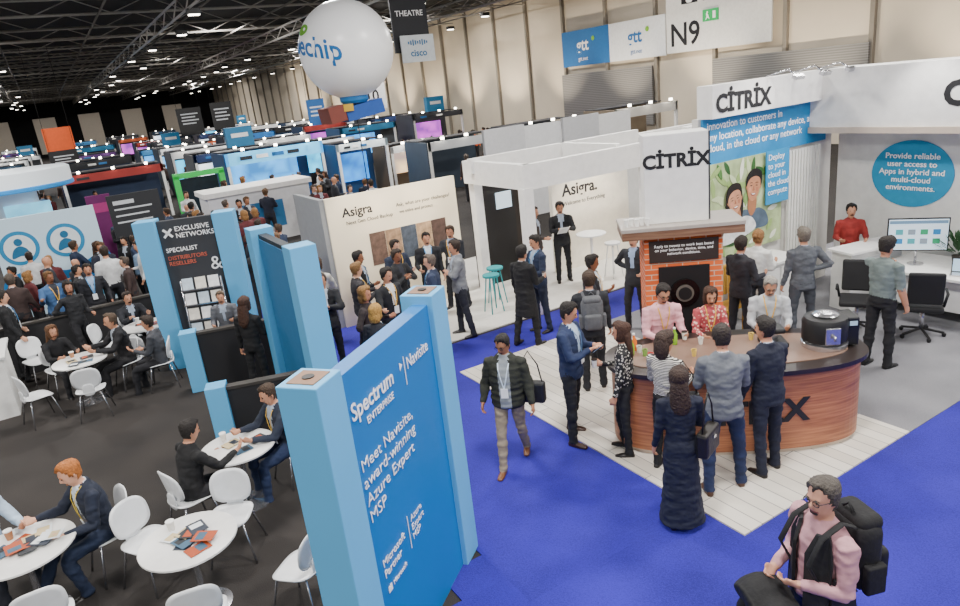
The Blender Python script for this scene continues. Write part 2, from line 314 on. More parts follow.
for i,(x,y,r) in enumerate(tabs):
    t=T("cafe_table","round white cafe table on a chrome pedestal","table",(x,y,0),group="round cafe tables")
    lathe("tabletop",[(r-.02,.72),(r,.73),(r,.748),(r-.01,.752)],mat('#e4e3e0',.35),t,seg=40); lathe("pedestal",[(.035,.04),(.03,.1),(.03,.68),(.09,.72)],CHROME,t,seg=16); lathe("base",[(.24,0),(.24,.012),(.06,.04),(.035,.06)],CHROME,t)
    cols=['#2b3340','#a8481f','#d8dde0','#3b5c74','#c7b58c','#22262b']
    for k in range(8 if i<2 else 4):
        a=random.uniform(0,6.3); q=random.uniform(.05,r-.17); 
        m=T("magazine","folded printed brochure lying on a round table","magazine",(x+q*math.cos(a),y+q*math.sin(a),.753+k*.0055),random.uniform(0,360),"brochures on cafe tables")
        box("cover",(.15,.2,.004),(0,0,.002),mat(cols[(k+i)%6]),m); box("picture",(.11,.08,.001),(0,.03,.0045),mat(cols[(k+i+2)%6]),m)
    m=T("paper_cup","paper coffee cup standing on a round table","cup",(x-.1,y+.25,.753),group="paper cups"); lathe("cup_body",[(.028,0),(.038,.09),(.036,.09),(.03,.01)],mat('#b5805a' if i%2 else '#e8e4dc'),m,seg=16); lathe("cup_lid",[(.04,.088),(.04,.1),(.03,.103)],WHITE,m,seg=16)
def stool(x,y,c,h=.75,label="tall bar stool with teal seat and legs"):
    t=T("bar_stool",label,"stool",(x,y,.02)); m=mat(c)
    lathe("seat",[(.12,h-.03),(.17,h-.02),(.17,h+.02),(.1,h+.03)],m,t,seg=20)
    for a in range(4):
        c1,s1=math.cos(a*1.571+.78),math.sin(a*1.571+.78); tube("leg",[(c1*.1,s1*.1,h-.03),(c1*.2,s1*.2,0)],.014,m,t,6)
stool(6.75,11.1,'#1f8f94'); stool(7.1,11.5,'#1f8f94')
# ------------------------------------------------------------------ counter
ca=-37; CX,CY=6.2,4.96
t=T("reception_counter","curved wood counter with dark top and black company lettering","counter",(CX,CY,.03),ca)
def outl(a,L,W,n=2.6):
    c,s=math.cos(a),math.sin(a); e=2/n; return (L*math.copysign(abs(c)**e,c),W*math.copysign(abs(s)**e,s))
def prism(name,L,W,z0,z1,m,par,seg=72):
    vs=[(*outl(2*math.pi*k/seg,L,W),z) for z in(z0,z1) for k in range(seg)]
    fs=[tuple(range(seg))[::-1],tuple(range(seg,2*seg))]+[(k,(k+1)%seg,(k+1)%seg+seg,k+seg) for k in range(seg)]
    return M(name,vs,fs,m,par)
LL=1.4
prism("plinth",LL-.03,.56,0,.06,mat('#c9b9a6'),t); prism("counter_body",LL,.6,.06,1.0,mat('#8a5238',.45,0,.1,14,0,0,'wood','#b57650'),t)
prism("countertop",LL+.07,.67,1.0,1.05,mat('#2a2220',.35),t); prism("counter_inlay",LL-.13,.46,1.05,1.06,mat('#7d6456',.4),t)
pts=[outl(math.pi+math.pi*k/200,LL+.005,.605) for k in range(201)]; cum=[0]
for a,b in zip(pts,pts[1:]): cum.append(cum[-1]+math.hypot(b[0]-a[0],b[1]-a[1]))
def along(s):
    s=max(0,min(cum[-1]-1e-4,s))
    for i in range(200):
        if cum[i+1]>=s: break
    f=(s-cum[i])/(cum[i+1]-cum[i]+1e-9); a,b=pts[i],pts[i+1]; x=a[0]+(b[0]-a[0])*f; y=a[1]+(b[1]-a[1])*f; tx,ty=b[0]-a[0],b[1]-a[1]; l=math.hypot(tx,ty); return x,y,ty/l,-tx/l
def cw(co):
    x,y,nx,ny=along(cum[-1]/2+co.x+.02); q=co.z+.004; return Vector((x+nx*q,y+ny*q,.42+co.y))
text(LOGO,.38,TXTK,t,rot=(0,0,0),bold=.014,align='CENTER',deform=cw,ext=.004)
def atc(u,v,z=0): a=rad(ca); return (CX+u*math.cos(a)-v*math.sin(a),CY+u*math.sin(a)+v*math.cos(a),1.09+z)
t=T("coffee_machine","large black coffee machine with chrome front on the counter","coffee machine",atc(1.03,-.02),ca)
lathe("base",[(.24,0),(.25,.02),(.25,.06),(.2,.08)],CHROME,t); lathe("drum",[(.22,.06),(.245,.09),(.245,.3),(.22,.35),(.12,.37)],BLACK,t); lathe("lid_ring",[(.12,.365),(.14,.38),(.1,.4),(.05,.4)],CHROME,t)
box("front_panel",(.16,.03,.2),(0,-.24,.19),CHROME,t,bevel=.01); tube("spout",[(0,-.25,.2),(0,-.3,.2),(0,-.3,.16)],.015,CHROME,t)
box("side_tank",(.14,.3,.34),(.27,.05,.18),BLACK,t,bevel=.02); box("control_display",(.08,.01,.05),(.27,-.105,.28),mat('#9fb8c8',.3,0,.02,8,0,.3),t)
t=T("coffee_grinder","black coffee grinder with chrome column on the counter","coffee machine",atc(.5,.1),ca)
box("body",(.28,.3,.06),(0,0,.03),BLACK,t,bevel=.02); box("column",(.1,.12,.14),(0,.05,.12),CHROME,t,bevel=.01); box("head",(.2,.24,.06),(0,-.02,.2),BLACK,t,bevel=.02)
for k,(u,v) in enumerate([(-.3,.25),(-.1,.2),(-.75,.0),(-.85,.1),(.2,-.3),(.0,.3),(.3,.28),(-1.0,.0),(-1.05,.12),(-.95,-.12),(-.45,-.1)]):
    t=T("glass_cup","small drink cup standing on the dark counter","cup",atc(u,v),group="cups on counter"); lathe("cup_body",[(.022,0),(.034,.085),(.031,.085),(.02,.01)],mat(['#e8e4dc','#c94a4a','#e0c060','#8ab85a'][k%4]),t,seg=14); lathe("cup_content",[(.01,.07),(.029,.072),(.01,.074)],mat('#3a2015'),t,seg=14)
for k,(u,v) in enumerate([(-1.1,.2),(-1.15,.05),(-.6,.3)]):
    t=T("juice_bottle","small bottle of bright juice on the dark counter","bottle",atc(u,v),group="juice bottles"); lathe("bottle_body",[(.03,0),(.035,.02),(.035,.13),(.015,.17),(.015,.2)],mat('#7fae2c' if k else '#d8702a',.2),t,seg=16); lathe("cap",[(.017,.2),(.017,.22),(.01,.222)],WHITE,t,seg=12)
# tower
ta=-38; t=T("brick_tower","orange brick coffee tower with black centre panel and white sign box","tower",(7.14,6.62,.03),ta)
box("brick_body",(1.04,.6,2.1),(0.02,0,1.05),mat('#e06a30',.8,0,.1,8,0,0,'brick','#c65524'),t)
box("front_panel",(.68,.03,1.6),(0.02,-.31,.88),BLACK,t); disc("round_drum",.2,mat('#050506',.25),t,(0.02,-.335,1.3),th=.05); disc("drum_ring",.12,mat('#77726a',.4,.5),t,(.02,-.365,1.3),th=.02); disc("drum_core",.09,BLACK,t,(.02,-.38,1.3),th=.02)
box("header_board",(.92,.03,.3),(0.02,-.312,1.9),mat('#2a1e1a'),t)
text("Reply to tweets to work best based\non your behavior, device, time, and\nnetwork conditions.",.054,TXTW,t,(0.02,-.33,1.96),align='CENTER')
box("slab",(1.62,.8,.05),(0,-.02,2.24),mat('#a8a098',.5),t,bevel=.004); box("slab_edge",(1.6,.78,.11),(0,-.02,2.16),mat('#6a4c3a',.4,0,.1,14,0,0,'wood','#8a6a54'),t)
box("sign_box",(.84,.4,1.19),(-.04,0,2.86),WHITE,t,bevel=.01); box("sign_side",(.02,.4,1.17),(.39,0,2.86),mat('#3b3c40'),t)
text(LOGO,.25,TXTK,t,(-.04,-.206,3.02),align='CENTER',bold=.01)
for k in range(5):
    a=rad(ta); u,v=-.72+.07*k,-.25+.05*(k%2); q=T("paper_cup","white cup on the ledge of brick tower","cup",(7.14+u*math.cos(a)-v*math.sin(a),6.62+u*math.sin(a)+v*math.cos(a),2.296),group="paper cups"); lathe("cup_body",[(.025,0),(.035,.1),(.03,.1),(.02,.01)],WHITE,q,seg=12); lathe("cup_rim",[(.036,.098),(.038,.104),(.03,.106)],WHITE,q,seg=12)
# ------------------------------------------------------------------ company back walls
YW=7.7; XW=12.4
t=T("stand_back_wall","white stand wall with white fascia and blue printed banner","exhibition wall",(0,YW,0))
box("wall_panel",(3.6,.12,3.45),(XW-1.8,.06,1.725),mat('#d9d7d2'),t)
box("fascia",(3.55,.3,.5),(XW-1.78,-.1,3.7),WHITE,t); text(LOGO,.38,TXTK,t,(8.92,-.26,3.54),bold=.014)
box("blue_banner",(3.3,.03,.74),(10.5,-.03,3.07),mat('#1f87c2'),t)
text("innovation to customers in\nany location, collaborate any device, any\ncloud, in the cloud or any network",.175,TXTW,t,(8.95,-.05,3.26),bold=.001)
MU=T("mural_picture","printed mural of a smiling dark haired couple with foliage","picture",(8.95,YW-.05,1.1))
box("print",(1.95,.02,1.62),(.95,0,.8),mat('#a9bb8a',.7,0,.35,4),MU)
random.seed(3)
for k in range(60):
    cx,cz,l,a=random.uniform(.05,1.85),random.uniform(.1,1.5),random.uniform(.08,.2),random.uniform(0,6.28); ca_,sa=math.cos(a),math.sin(a)
    poly("leaf_patch",[(cx+l*ca_,cz+l*sa),(cx-.05*sa,cz+.05*ca_),(cx-l*ca_,cz-l*sa),(cx+.05*sa,cz-.05*ca_)],mat(random.choice(['#4d7a3c','#7fa05c','#c6d4a8','#2f5a2c','#94b06a','#e6ead6','#38652f'])),MU,-.011-.0002*k,sub=3)
def bust(cx,cz,s,skin,hairc,shirt,female,tilt):
    c,sn=math.cos(rad(tilt)),math.sin(rad(tilt))
    def Q(l): return [(cx+s*(x*c-z*sn),cz+s*(x*sn+z*c)) for x,z in l]
    y0=-.045 if female else -.03
    if female: poly("hair_shape",Q([(-.9,-1.9),(-1.15,-.9),(-1.05,.3),(-.7,1.15),(0,1.45),(.75,1.15),(1.0,.2),(.95,-.8),(.6,-1.7),(0,-1.4)]),mat(hairc,.7,0,.4,20),MU,y0)
    poly("shirt_shape",Q([(-2.0,-3.2),(-1.8,-2.3),(-.9,-1.75),(0,-1.9),(.9,-1.7),(1.9,-2.2),(2.1,-3.2),(0,-3.4)]),mat(shirt,.7,0,.25,8),MU,y0-.001)
    poly("neck_shape",Q([(-.4,-.7),(.4,-.7),(.5,-1.7),(0,-2.3),(-.5,-1.7)]),mat('#a9714f',.6,0,.1,10),MU,y0-.002)
    for e in(-.82,.84): poly("ear_shape",Q([(e-.12,.1),(e,.25),(e+.12,.1),(e,-.2)]),mat('#b07a58'),MU,y0-.003)
    poly("face_shape",Q([(-.78,.1),(-.75,.7),(-.3,1.1),(.35,1.1),(.78,.7),(.8,.0),(.6,-.65),(.15,-1.08),(-.2,-1.08),(-.6,-.7)]),mat(skin,.6,0,.16,7),MU,y0-.004)
    poly("fringe_shape",Q([(-.9,.05),(-.95,.7),(-.5,1.3),(.2,1.45),(.85,1.15),(.98,.4),(.85,.1),(.7,.65),(.2,.85),(-.35,.75),(-.7,.45)]),mat(hairc,.7,0,.4,20),MU,y0-.006)
    poly("cheek_shape",Q([(-.6,-.1),(-.35,-.02),(-.3,-.3),(-.5,-.4)]),mat('#d8957a'),MU,y0-.005); poly("cheek_shape",Q([(.35,-.05),(.62,-.1),(.5,-.4),(.35,-.3)]),mat('#b9765a'),MU,y0-.005)
    poly("smile_shape",Q([(-.3,-.52),(0,-.48),(.32,-.5),(.18,-.66),(0,-.7),(-.18,-.66)]),mat('#8a3f3a'),MU,y0-.007)
    poly("teeth_shape",Q([(-.22,-.53),(0,-.51),(.24,-.52),(.1,-.6),(-.1,-.6)]),TXTW,MU,y0-.009)
    for e in(-.32,.36):
        poly("eye_shape",Q([(e-.13,.12),(e,.16),(e+.13,.12),(e,.08)]),TXTK,MU,y0-.008); poly("brow_shape",Q([(e-.2,.3),(e,.38),(e+.2,.32),(e,.33)]),mat(hairc),MU,y0-.008)
    poly("nose_shape",Q([(.0,.1),(.1,-.2),(.14,-.26),(-.1,-.28),(-.04,-.1)]),mat('#a9694c'),MU,y0-.008)
bust(1.12,1.08,.215,'#c08562','#14100e','#4f6072',False,-6); bust(.62,.93,.205,'#cf9573','#1c1310','#dfe3e6',True,10)
t2=T("text_panel","blue panel with white text beside the mural","panel",(10.36,YW-.1,1.85)); box("panel",(.62,.02,.92),(.3,-.02,.42),mat('#2390c8'),t2)
text("Deploy\nto your\ncloud in\nthe cloud,\ncompute",.15,TXTW,t2,(.03,-.035,.72))
t3=T("slatted_screen","white vertical slatted screen in the corner of the stand","screen",(11.5,YW-.12,0))
for k in range(11): box("slat",(.05,.04,2.65),(-.5+k*.085,0,1.33),mat('#e2e2dc'),t3)
t=T("stand_side_wall","white side wall with blue circle message and projecting fascia","exhibition wall",(XW,5.0,0),-90)
box("wall_panel",(5.3,.12,3.0),(.1,.06,1.5),mat('#dededb'),t); box("fascia",(5.6,.9,1.0),(.0,-.3,3.45),mat('#ecebe8'),t); box("fascia_lip",(5.6,1.0,.1),(.0,-.3,2.93),mat('#c8b8a8'),t)
text(LOGO,.5,TXTK,t,(-.48,-.76,3.3),bold=.02)
disc("blue_circle",.57,mat('#1993bf'),t,(-1.22,-.01,2.1),th=.02,sx=1.18)
text("Provide reliable\nuser access to\nApps in hybrid and\nmulti-cloud\nenvironments.",.135,TXTW,t,(-1.22,-.03,2.36),align='CENTER',bold=.002,xs=1.05)
for x in(10.2,10.9,11.6):
    t=T("spotlight","small silver spotlight arm above the banner","lamp",(x,YW-.3,3.95),group="stand spotlights"); tube("arm",[(0,.1,.02),(0,-.3,.1),(0,-.45,.0)],.015,CHROME,t,6); box("lamp_head",(.22,.08,.06),(0,-.48,-.02),CHROME,t,(25,0,0))
t=T("desk","long white desk with panel legs along the side wall","desk",(11.6,4.2,.02))
box("worktop",(1.2,3.6,.05),(0,0,.76),WHITE,t,bevel=.01)
for yy in(-1.7,0,1.7): box("leg",(1.1,.05,.73),(0,yy,.365),WHITE,t)
box("modesty_panel",(.03,3.5,.5),(-.4,0,.45),mat('#cfcfce'),t)
t=T("storage_counter","white low storage counter with shelf","counter",(9.9,7.2,.02)); box("body",(1.0,.5,.95),(0,0,.475),mat('#cfcfcc'),t); box("worktop",(1.1,.6,.04),(0,0,.97),WHITE,t)
for s in(-.25,.25): box("door",(.45,.02,.8),(s,-.26,.48),WHITE,t)
t=T("welcome_desk","white welcome desk with raised front in the stand corner","counter",(11.35,6.32,.02),-12); box("body",(1.1,.4,1.0),(0,0,.5),mat('#d6d6d3'),t); box("worktop",(1.2,.5,.04),(0,0,1.02),WHITE,t); box("front_stripe",(1.1,.01,.1),(0,-.21,.85),mat('#b9bcc0'),t)
def monitor(x,y,z,rz,w=.6,h=.36,label="flat monitor with light user interface on white desk"):
    t=T("monitor",label,"monitor",(x,y,z),rz); box("casing",(w,.03,h),(0,0,.22+h/2),BLACK,t,bevel=.005); box("display",(w-.04,.004,h-.04),(0,-.017,.22+h/2),mat('#c8dbe6',.3,0,.02,8,0,.7),t)
    tube("stand_arm",[(0,.03,.02),(0,.03,.4)],.02,CHROME,t); lathe("stand_foot",[(.12,0),(.12,.01),(.03,.02)],CHROME,t,seg=20)
    box("ui_header",(w-.06,.002,.05),(0,-.02,.22+h*.88),mat('#6d8ea8',.5,0,.02,8,0,.3),t)
    for k in range(4):
        for j in range(2): box("ui_block",(w*.12,.002,h*.16),(-w*.3+k*w*.2,-.02,.22+h*(.3+.28*j)),mat(['#2b7fb8','#4aa0a8','#8795a1','#2d9a6a'][(k+j)%4],.5,0,.02,8,0,.3),t)
monitor(11.5,5.6,.81,-55,.86,.54); monitor(11.9,4.5,.81,-75,.5,.32)
t=T("laptop","open silver laptop on the white desk","laptop",(11.3,4.8,.81),-70); box("keyboard_base",(.33,.23,.015),(0,0,.01),CHROME,t); box("laptop_screen",(.33,.012,.22),(0,.12,.12),BLACK,t,(-12,0,0)); box("display",(.3,.002,.19),(0,.108,.12),mat('#a8c4d8',.3,0,.02,8,0,.6),t,(-12,0,0))
def officechair(x,y,rz):
    t=T("office_chair","black padded swivel chair on a five star base","chair",(x,y,.02),rz); m=mat('#141416',.7)
    box("seat",(.5,.5,.09),(0,0,.48),m,t,bevel=.03); box("backrest",(.46,.07,.5),(0,-.25,.82),m,t,(8,0,0),bevel=.03)
    for s in(-1,1): tube("armrest",[(s*.25,-.1,.5),(s*.29,-.1,.7),(s*.29,.15,.7)],.02,m,t,6)
    tube("column",[(0,0,.1),(0,0,.45)],.03,CHROME,t)
    for k in range(5): a=k*1.2566; tube("base_leg",[(0,0,.12),(.3*math.cos(a),.3*math.sin(a),.06)],.02,m,t,6); lathe("castor",[(.02,0),(.03,.02),(.03,.05),(.01,.06)],m,t,(.3*math.cos(a),.3*math.sin(a),0),seg=10)
officechair(10.15,5.75,120); officechair(10.5,4.95,-60)
t=T("potted_plant","small green leafy plant in pot on desk","plant",(11.75,5.08,.81)); lathe("pot",[(.07,0),(.1,.16),(.09,.16),(.05,.02)],mat('#3b3530'),t,seg=18)
vs=[];fs=[]
for k in range(80):
    a=random.uniform(0,6.28); e=random.uniform(.2,1.4); l=random.uniform(.15,.4); d=Vector((math.cos(a)*math.cos(e),math.sin(a)*math.cos(e),math.sin(e))); p=Vector((0,0,.16))+d*l; s=d.cross(Z).normalized()*.03; n=len(vs); vs+=[p-d*.09,p+s,p+d*.09,p-s]; fs.append((n,n+1,n+2,n+3))
M("foliage",vs,fs,mat('#1f4a22',.6,0,.3),t)
t=T("slatted_bench","yellow wooden slatted bench back near the mural","bench",(8.6,7.2,.02)); 
for k in range(8): box("slat",(.05,.03,.45),(-.3+k*.09,0,.85),mat('#c79a3a'),t)
box("top_rail",(.8,.05,.05),(0,0,1.1),mat('#b98b30'),t); box("seat",(.8,.35,.04),(0,-.15,.48),mat('#c79a3a'),t)
for s in(-.36,.36): box("leg",(.05,.05,1.08),(s,0,.54),mat('#b98b30'),t); box("leg",(.05,.05,.46),(s,-.28,.23),mat('#b98b30'),t)
# ------------------------------------------------------------------ cloud backup booth
CRM=mat('#f2e6cc',.6,0,.03,2)
t=T("exhibition_stand","white shell scheme stand with columns and deep plain fascia","exhibition stand",(7.2,10.3,.02)); 
for x,y in((0,0),(3.0,0),(.2,2.1),(4.4,0)): box("column",(.2,.2,2.45),(x,y,1.22),WHITE,t)
box("fascia",(4.7,.16,.46),(2.27,0,2.64),WHITE,t); box("fascia",(.16,2.2,.46),(0.05,1.05,2.64),WHITE,t); box("fascia",(4.6,.12,.3),(2.2,1.75,2.78),WHITE,t); box("fascia",(.12,1.8,.3),(2.3,.9,2.78),WHITE,t)
t=T("stand_back_wall","cream lit wall with black company name and photo","exhibition wall",(4.2,12.7,0)); box("wall_panel",(2.85,.1,2.6),(1.425,0,1.3),CRM,t)
text("Asigra",.25,TXTK,t,(.3,-.055,2.2),bold=.004); text("Next Gen Cloud Backup",.1,TXTK,t,(.35,-.055,2.04)); text("Ask, what are your challenges?",.1,TXTK,t,(1.45,-.055,2.2)); text("we solve and protect",.09,TXTK,t,(1.5,-.055,2.06))
for k in range(5): box("photo_print",(.34,.01,.66),(.95+.35*k,-.055,1.45),mat(['#5a463c','#8a7058','#3c4450','#a08468','#4c3a34'][k],.6,0,.7,9),t)
box("side_panel",(.1,1.6,2.6),(-.05,.8,1.3),mat('#8d9093'),t)
t=T("display_wall","matte black display wall with small lit screen","exhibition wall",(7.45,12.75,.02)); box("panel",(1.1,.1,2.45),(.55,0,1.23),mat('#1c1a1a'),t); box("screen",(.4,.03,.36),(.8,-.07,1.85),mat('#b9cbd6',.3,0,.02,8,0,1.2),t); box("inner_wall",(.85,.1,2.45),(1.5,.5,1.23),mat('#2a211b'),t)
t=T("stand_back_wall","white wall with black company name and welcome line","exhibition wall",(9.25,12.3,.02)); box("wall_panel",(2.3,.1,2.6),(1.15,0,1.3),mat('#f1eadb'),t)
text("Asigra.",.38,TXTK,t,(.3,-.055,1.72),bold=.008); text("Welcome to Everything",.13,TXTK,t,(.3,-.055,1.5))
t=T("bar_table","white round bar table on a single column","table",(9.35,11.1,.02)); lathe("tabletop",[(.3,1.03),(.32,1.04),(.32,1.06),(.3,1.07)],WHITE,t); lathe("pedestal",[(.03,.03),(.03,1.03)],WHITE,t,seg=12); lathe("base",[(.22,0),(.22,.02),(.03,.04)],WHITE,t)
stool(9.85,11.0,'#e4e4e2',.75,"white bar stool beside round bar table")
t=T("stand_back_wall","tall plain grey white back walls of neighbouring stands","exhibition wall",(11.2,18,0)); 
for k in range(4): box("wall_panel",(1.5,.12,3.0-.15*(k%2)),(.75+k*1.52,.1*(k%2),1.5),mat(['#b4b5b9','#c4c5c8','#adaeb2','#cbcbcc'][k]),t)
t=T("stand_back_wall","plain pale partition behind the company stand","exhibition wall",(12.0,13.5,0)); box("wall_panel",(5,.12,2.6),(2.4,0,1.3),mat('#c9c9c8'),t); box("trim",(5,.2,.1),(2.4,0,2.62),WHITE,t)
t=T("stand_back_wall","plain pale partition behind the brick tower","exhibition wall",(11.8,10.7,0)); box("wall_panel",(3.6,.12,2.9),(1.8,0,1.45),mat('#d2d2d0'),t); box("trim",(3.6,.2,.08),(1.8,0,2.94),WHITE,t)
# ------------------------------------------------------------------ far booths
STN=[(1.75,12.95,2,1),(5.7,12.9,3,.8)]
LS=bpy.data.meshes.new("lamp"); LS.from_pydata(bverts((.12,.1,.1)),[],BF); LS.materials.append(mat('#fff4e0',.5,0,0,8,0,22))
def booth(x,y,w,d,h,c,screen=None,label="exhibition stand with coloured fascia",fas=.4,glow=0,bars=0,inner=None,tower=None):
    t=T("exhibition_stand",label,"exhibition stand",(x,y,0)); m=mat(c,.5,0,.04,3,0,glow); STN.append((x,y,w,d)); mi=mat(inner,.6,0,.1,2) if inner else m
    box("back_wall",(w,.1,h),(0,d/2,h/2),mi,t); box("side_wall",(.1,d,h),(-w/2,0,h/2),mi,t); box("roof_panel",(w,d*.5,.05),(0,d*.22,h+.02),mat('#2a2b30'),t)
    for s in(-1,1): box("column",(.12,.12,h),(s*(w/2-.06),-d/2,h/2),WHITE,t)
    box("fascia",(w,.12,fas),(0,-d/2,h-fas/2),m,t)
    for k in range(bars): box("printed_stripe",(w*.12,.02,fas*.3),(-w*.3+k*w*.16,-d/2-.07,h-fas*.5),mat(['#ffffff','#1a66a8','#20242c'][(k+int(x))%3]),t)
    if screen: box("screen",(w*.75,.05,h*.5),(0,d/2-.1,h*.52),mat(screen,.4,0,.3,1.4,0,2.4,'screen','#0a2a6a' if screen!='#ffffff' else '#9fc4e4'),t)
    for k in range(3):
        o=bpy.data.objects.new("stand_lamp",LS); COL.objects.link(o); o.parent=t; o.location=(w*(-.33+.33*k),-d/2-.25,h+.12)
    if tower:
        box("header_tower",(w*.35,.4,1.0),(w*.2,d*.2,h+.5),mat(tower,.5,0,.04,3,0,.2),t); box("tower_stripe",(w*.22,.02,.2),(w*.2,d*.2-.21,h+.6),TXTW,t)
    return t
t=T("emblem_wall","white stand wall with round teal emblems and blue wave","exhibition wall",(-.5,20.2,0)); box("wall_panel",(2.3,.1,2.5),(0,0,1.25),mat('#c3dcec',.5,0,.02,3,0,.1),t)
for k in(-.65,.35): disc("emblem",.42,mat('#1f86b8'),t,(k,-.06,1.75)); disc("emblem_centre",.33,mat('#dfeaf0'),t,(k,-.068,1.75)); poly("emblem_figure",[(k-.2,1.52),(k-.14,1.72),(k,1.8),(k+.14,1.72),(k+.2,1.52),(k,1.56)],mat('#1a6a94'),t,-.075); disc("emblem_head",.09,mat('#1a6a94'),t,(k,-.078,1.9))
poly("wave_stripe",[(-1.15,1.0),(-.5,1.2),(.3,1.0),(1.15,1.35),(1.15,.8),(.3,.62),(-.5,.85),(-1.15,.6)],mat('#1a75b4'),t,-.06); poly("wave_stripe",[(-1.15,.5),(0,.75),(1.15,.4),(1.15,.1),(0,.45),(-1.15,.2)],mat('#5fb4dc'),t,-.07)
STN.append((-.5,20.2,2.4,.6))
t=T("round_roof_stand","white round roofed stand with blue trim and lit screen","exhibition stand",(-1.5,31.5,0)); STN.append((-1.5,31.5,4.2,4))
lathe("roof_ring",[(2.0,2.5),(2.1,2.55),(2.1,3.1),(2.0,3.15)],mat('#e4edf4',.4,0,.02,3,0,.35),t,seg=40); lathe("blue_trim",[(2.08,2.42),(2.14,2.45),(2.14,2.56),(2.08,2.6)],mat('#1f7fc4',.4,0,.02,3,0,.5),t,seg=40); lathe("core_column",[(.8,0),(.8,2.5)],mat('#d5e4ee',.4,0,.02,3,0,.2),t); box("screen",(1.5,.06,.9),(.4,-.85,1.5),mat('#6db8ea',.4,0,.3,3,0,1.5),t)
t=T("stand_sign","dark grey sign board with printed lines on posts","sign",(1.6,20.1,0)); box("panel",(1.25,.1,1.1),(0,0,2.1),mat('#222429'),t)
for k,(w_,s_) in enumerate([(.5,.1),(.9,.04),(.8,.04),(.85,.04)]): box("printed_line",(w_,.01,s_),(-.5+w_/2,-.055,2.45-.17*k),mat('#c8ccd2'),t)
for s in(-.5,.5): tube("post",[(s,0,0),(s,0,1.8)],.04,BLACK,t)
t=T("green_frame_portal","bright green illuminated frame portal on a stand","frame",(4.8,29,0)); g=mat('#2aa84a',.4,0,.02,8,0,.5)
for s in(-.85,.85): box("post",(.2,.25,2.2),(s,0,1.1),g,t)
box("lintel",(1.9,.25,.2),(0,0,2.2),g,t); box("screen",(1.4,.05,1.3),(0,.2,1.4),mat('#10202c',.4,0,.3,4,0,.3),t); STN.append((4.8,29,2,.6))
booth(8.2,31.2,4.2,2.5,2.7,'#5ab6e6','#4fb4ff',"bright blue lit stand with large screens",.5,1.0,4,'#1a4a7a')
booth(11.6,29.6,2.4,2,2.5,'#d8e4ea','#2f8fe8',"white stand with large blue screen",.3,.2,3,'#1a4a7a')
t=T("exhibition_stand","low white box shaped stand with plain roof edge","exhibition stand",(5.7,24.4,0)); box("body",(3.4,1.5,1.75),(0,0,.875),mat('#d8d9dc'),t); box("roof_edge",(3.6,1.7,.16),(0,0,1.83),WHITE,t); box("body_stripe",(1.4,.02,.9),(0,-.76,.9),mat('#2a6fa0'),t); STN.append((5.7,24.4,3.4,1.6))
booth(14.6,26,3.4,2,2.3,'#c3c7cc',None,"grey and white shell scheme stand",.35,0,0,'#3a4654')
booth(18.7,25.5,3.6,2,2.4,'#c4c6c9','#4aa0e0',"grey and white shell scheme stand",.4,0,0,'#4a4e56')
booth(23,24,3.8,2,2.6,'#d0cec9',None,"grey and white shell scheme stand",.4,0,0,'#8a7a66')
booth(17.5,21.5,4,2,2.4,'#c4c4c6',None,"grey and white shell scheme stand")
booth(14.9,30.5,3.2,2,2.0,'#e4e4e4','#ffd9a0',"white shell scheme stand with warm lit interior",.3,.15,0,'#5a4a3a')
t=T("purple_panel","narrow purple display panel on a stand","panel",(1.0,25.2,0)); box("panel",(.7,.1,2.3),(0,0,1.15),mat('#7a1f6b'),t); box("stripe",(.7,.01,.3),(0,-.06,1.9),mat('#c23a8a'),t); STN.append((1,25.2,.9,.4))
cl=['#1d5fa0','#dfe2e6','#2a2c33','#eef2f5','#16181e','#3a86c4','#e4e7ea','#8b2a26','#c9ced4','#14324a','#1f6f9a','#f0f2f4','#b9542a','#55306e','#1c2f5c']
ic=['#23262e','#1a2c48','#3a3c42','#2a2020','#1c3a5c','#44484e']
k=0
for yy in(36,43,50,58,68,80,94,112):
    st=5 if yy<60 else 6
    for xx in range(-3,26,st):
        if (abs(xx-19)<5 and yy==36): k+=1; continue
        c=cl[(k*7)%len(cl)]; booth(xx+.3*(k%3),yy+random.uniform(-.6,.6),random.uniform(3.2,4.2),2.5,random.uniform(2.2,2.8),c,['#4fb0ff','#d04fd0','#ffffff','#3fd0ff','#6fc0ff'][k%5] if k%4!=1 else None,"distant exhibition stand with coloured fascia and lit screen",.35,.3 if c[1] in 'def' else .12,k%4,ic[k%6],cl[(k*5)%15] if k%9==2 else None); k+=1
t=T("info_counter","white reception counter at edge of cafe area","counter",(-1.75,13.6,0)); box("body",(.6,1.2,1.0),(0,0,.5),WHITE,t); box("worktop",(.7,1.3,.04),(0,0,1.02),mat('#d8d8d8'),t)
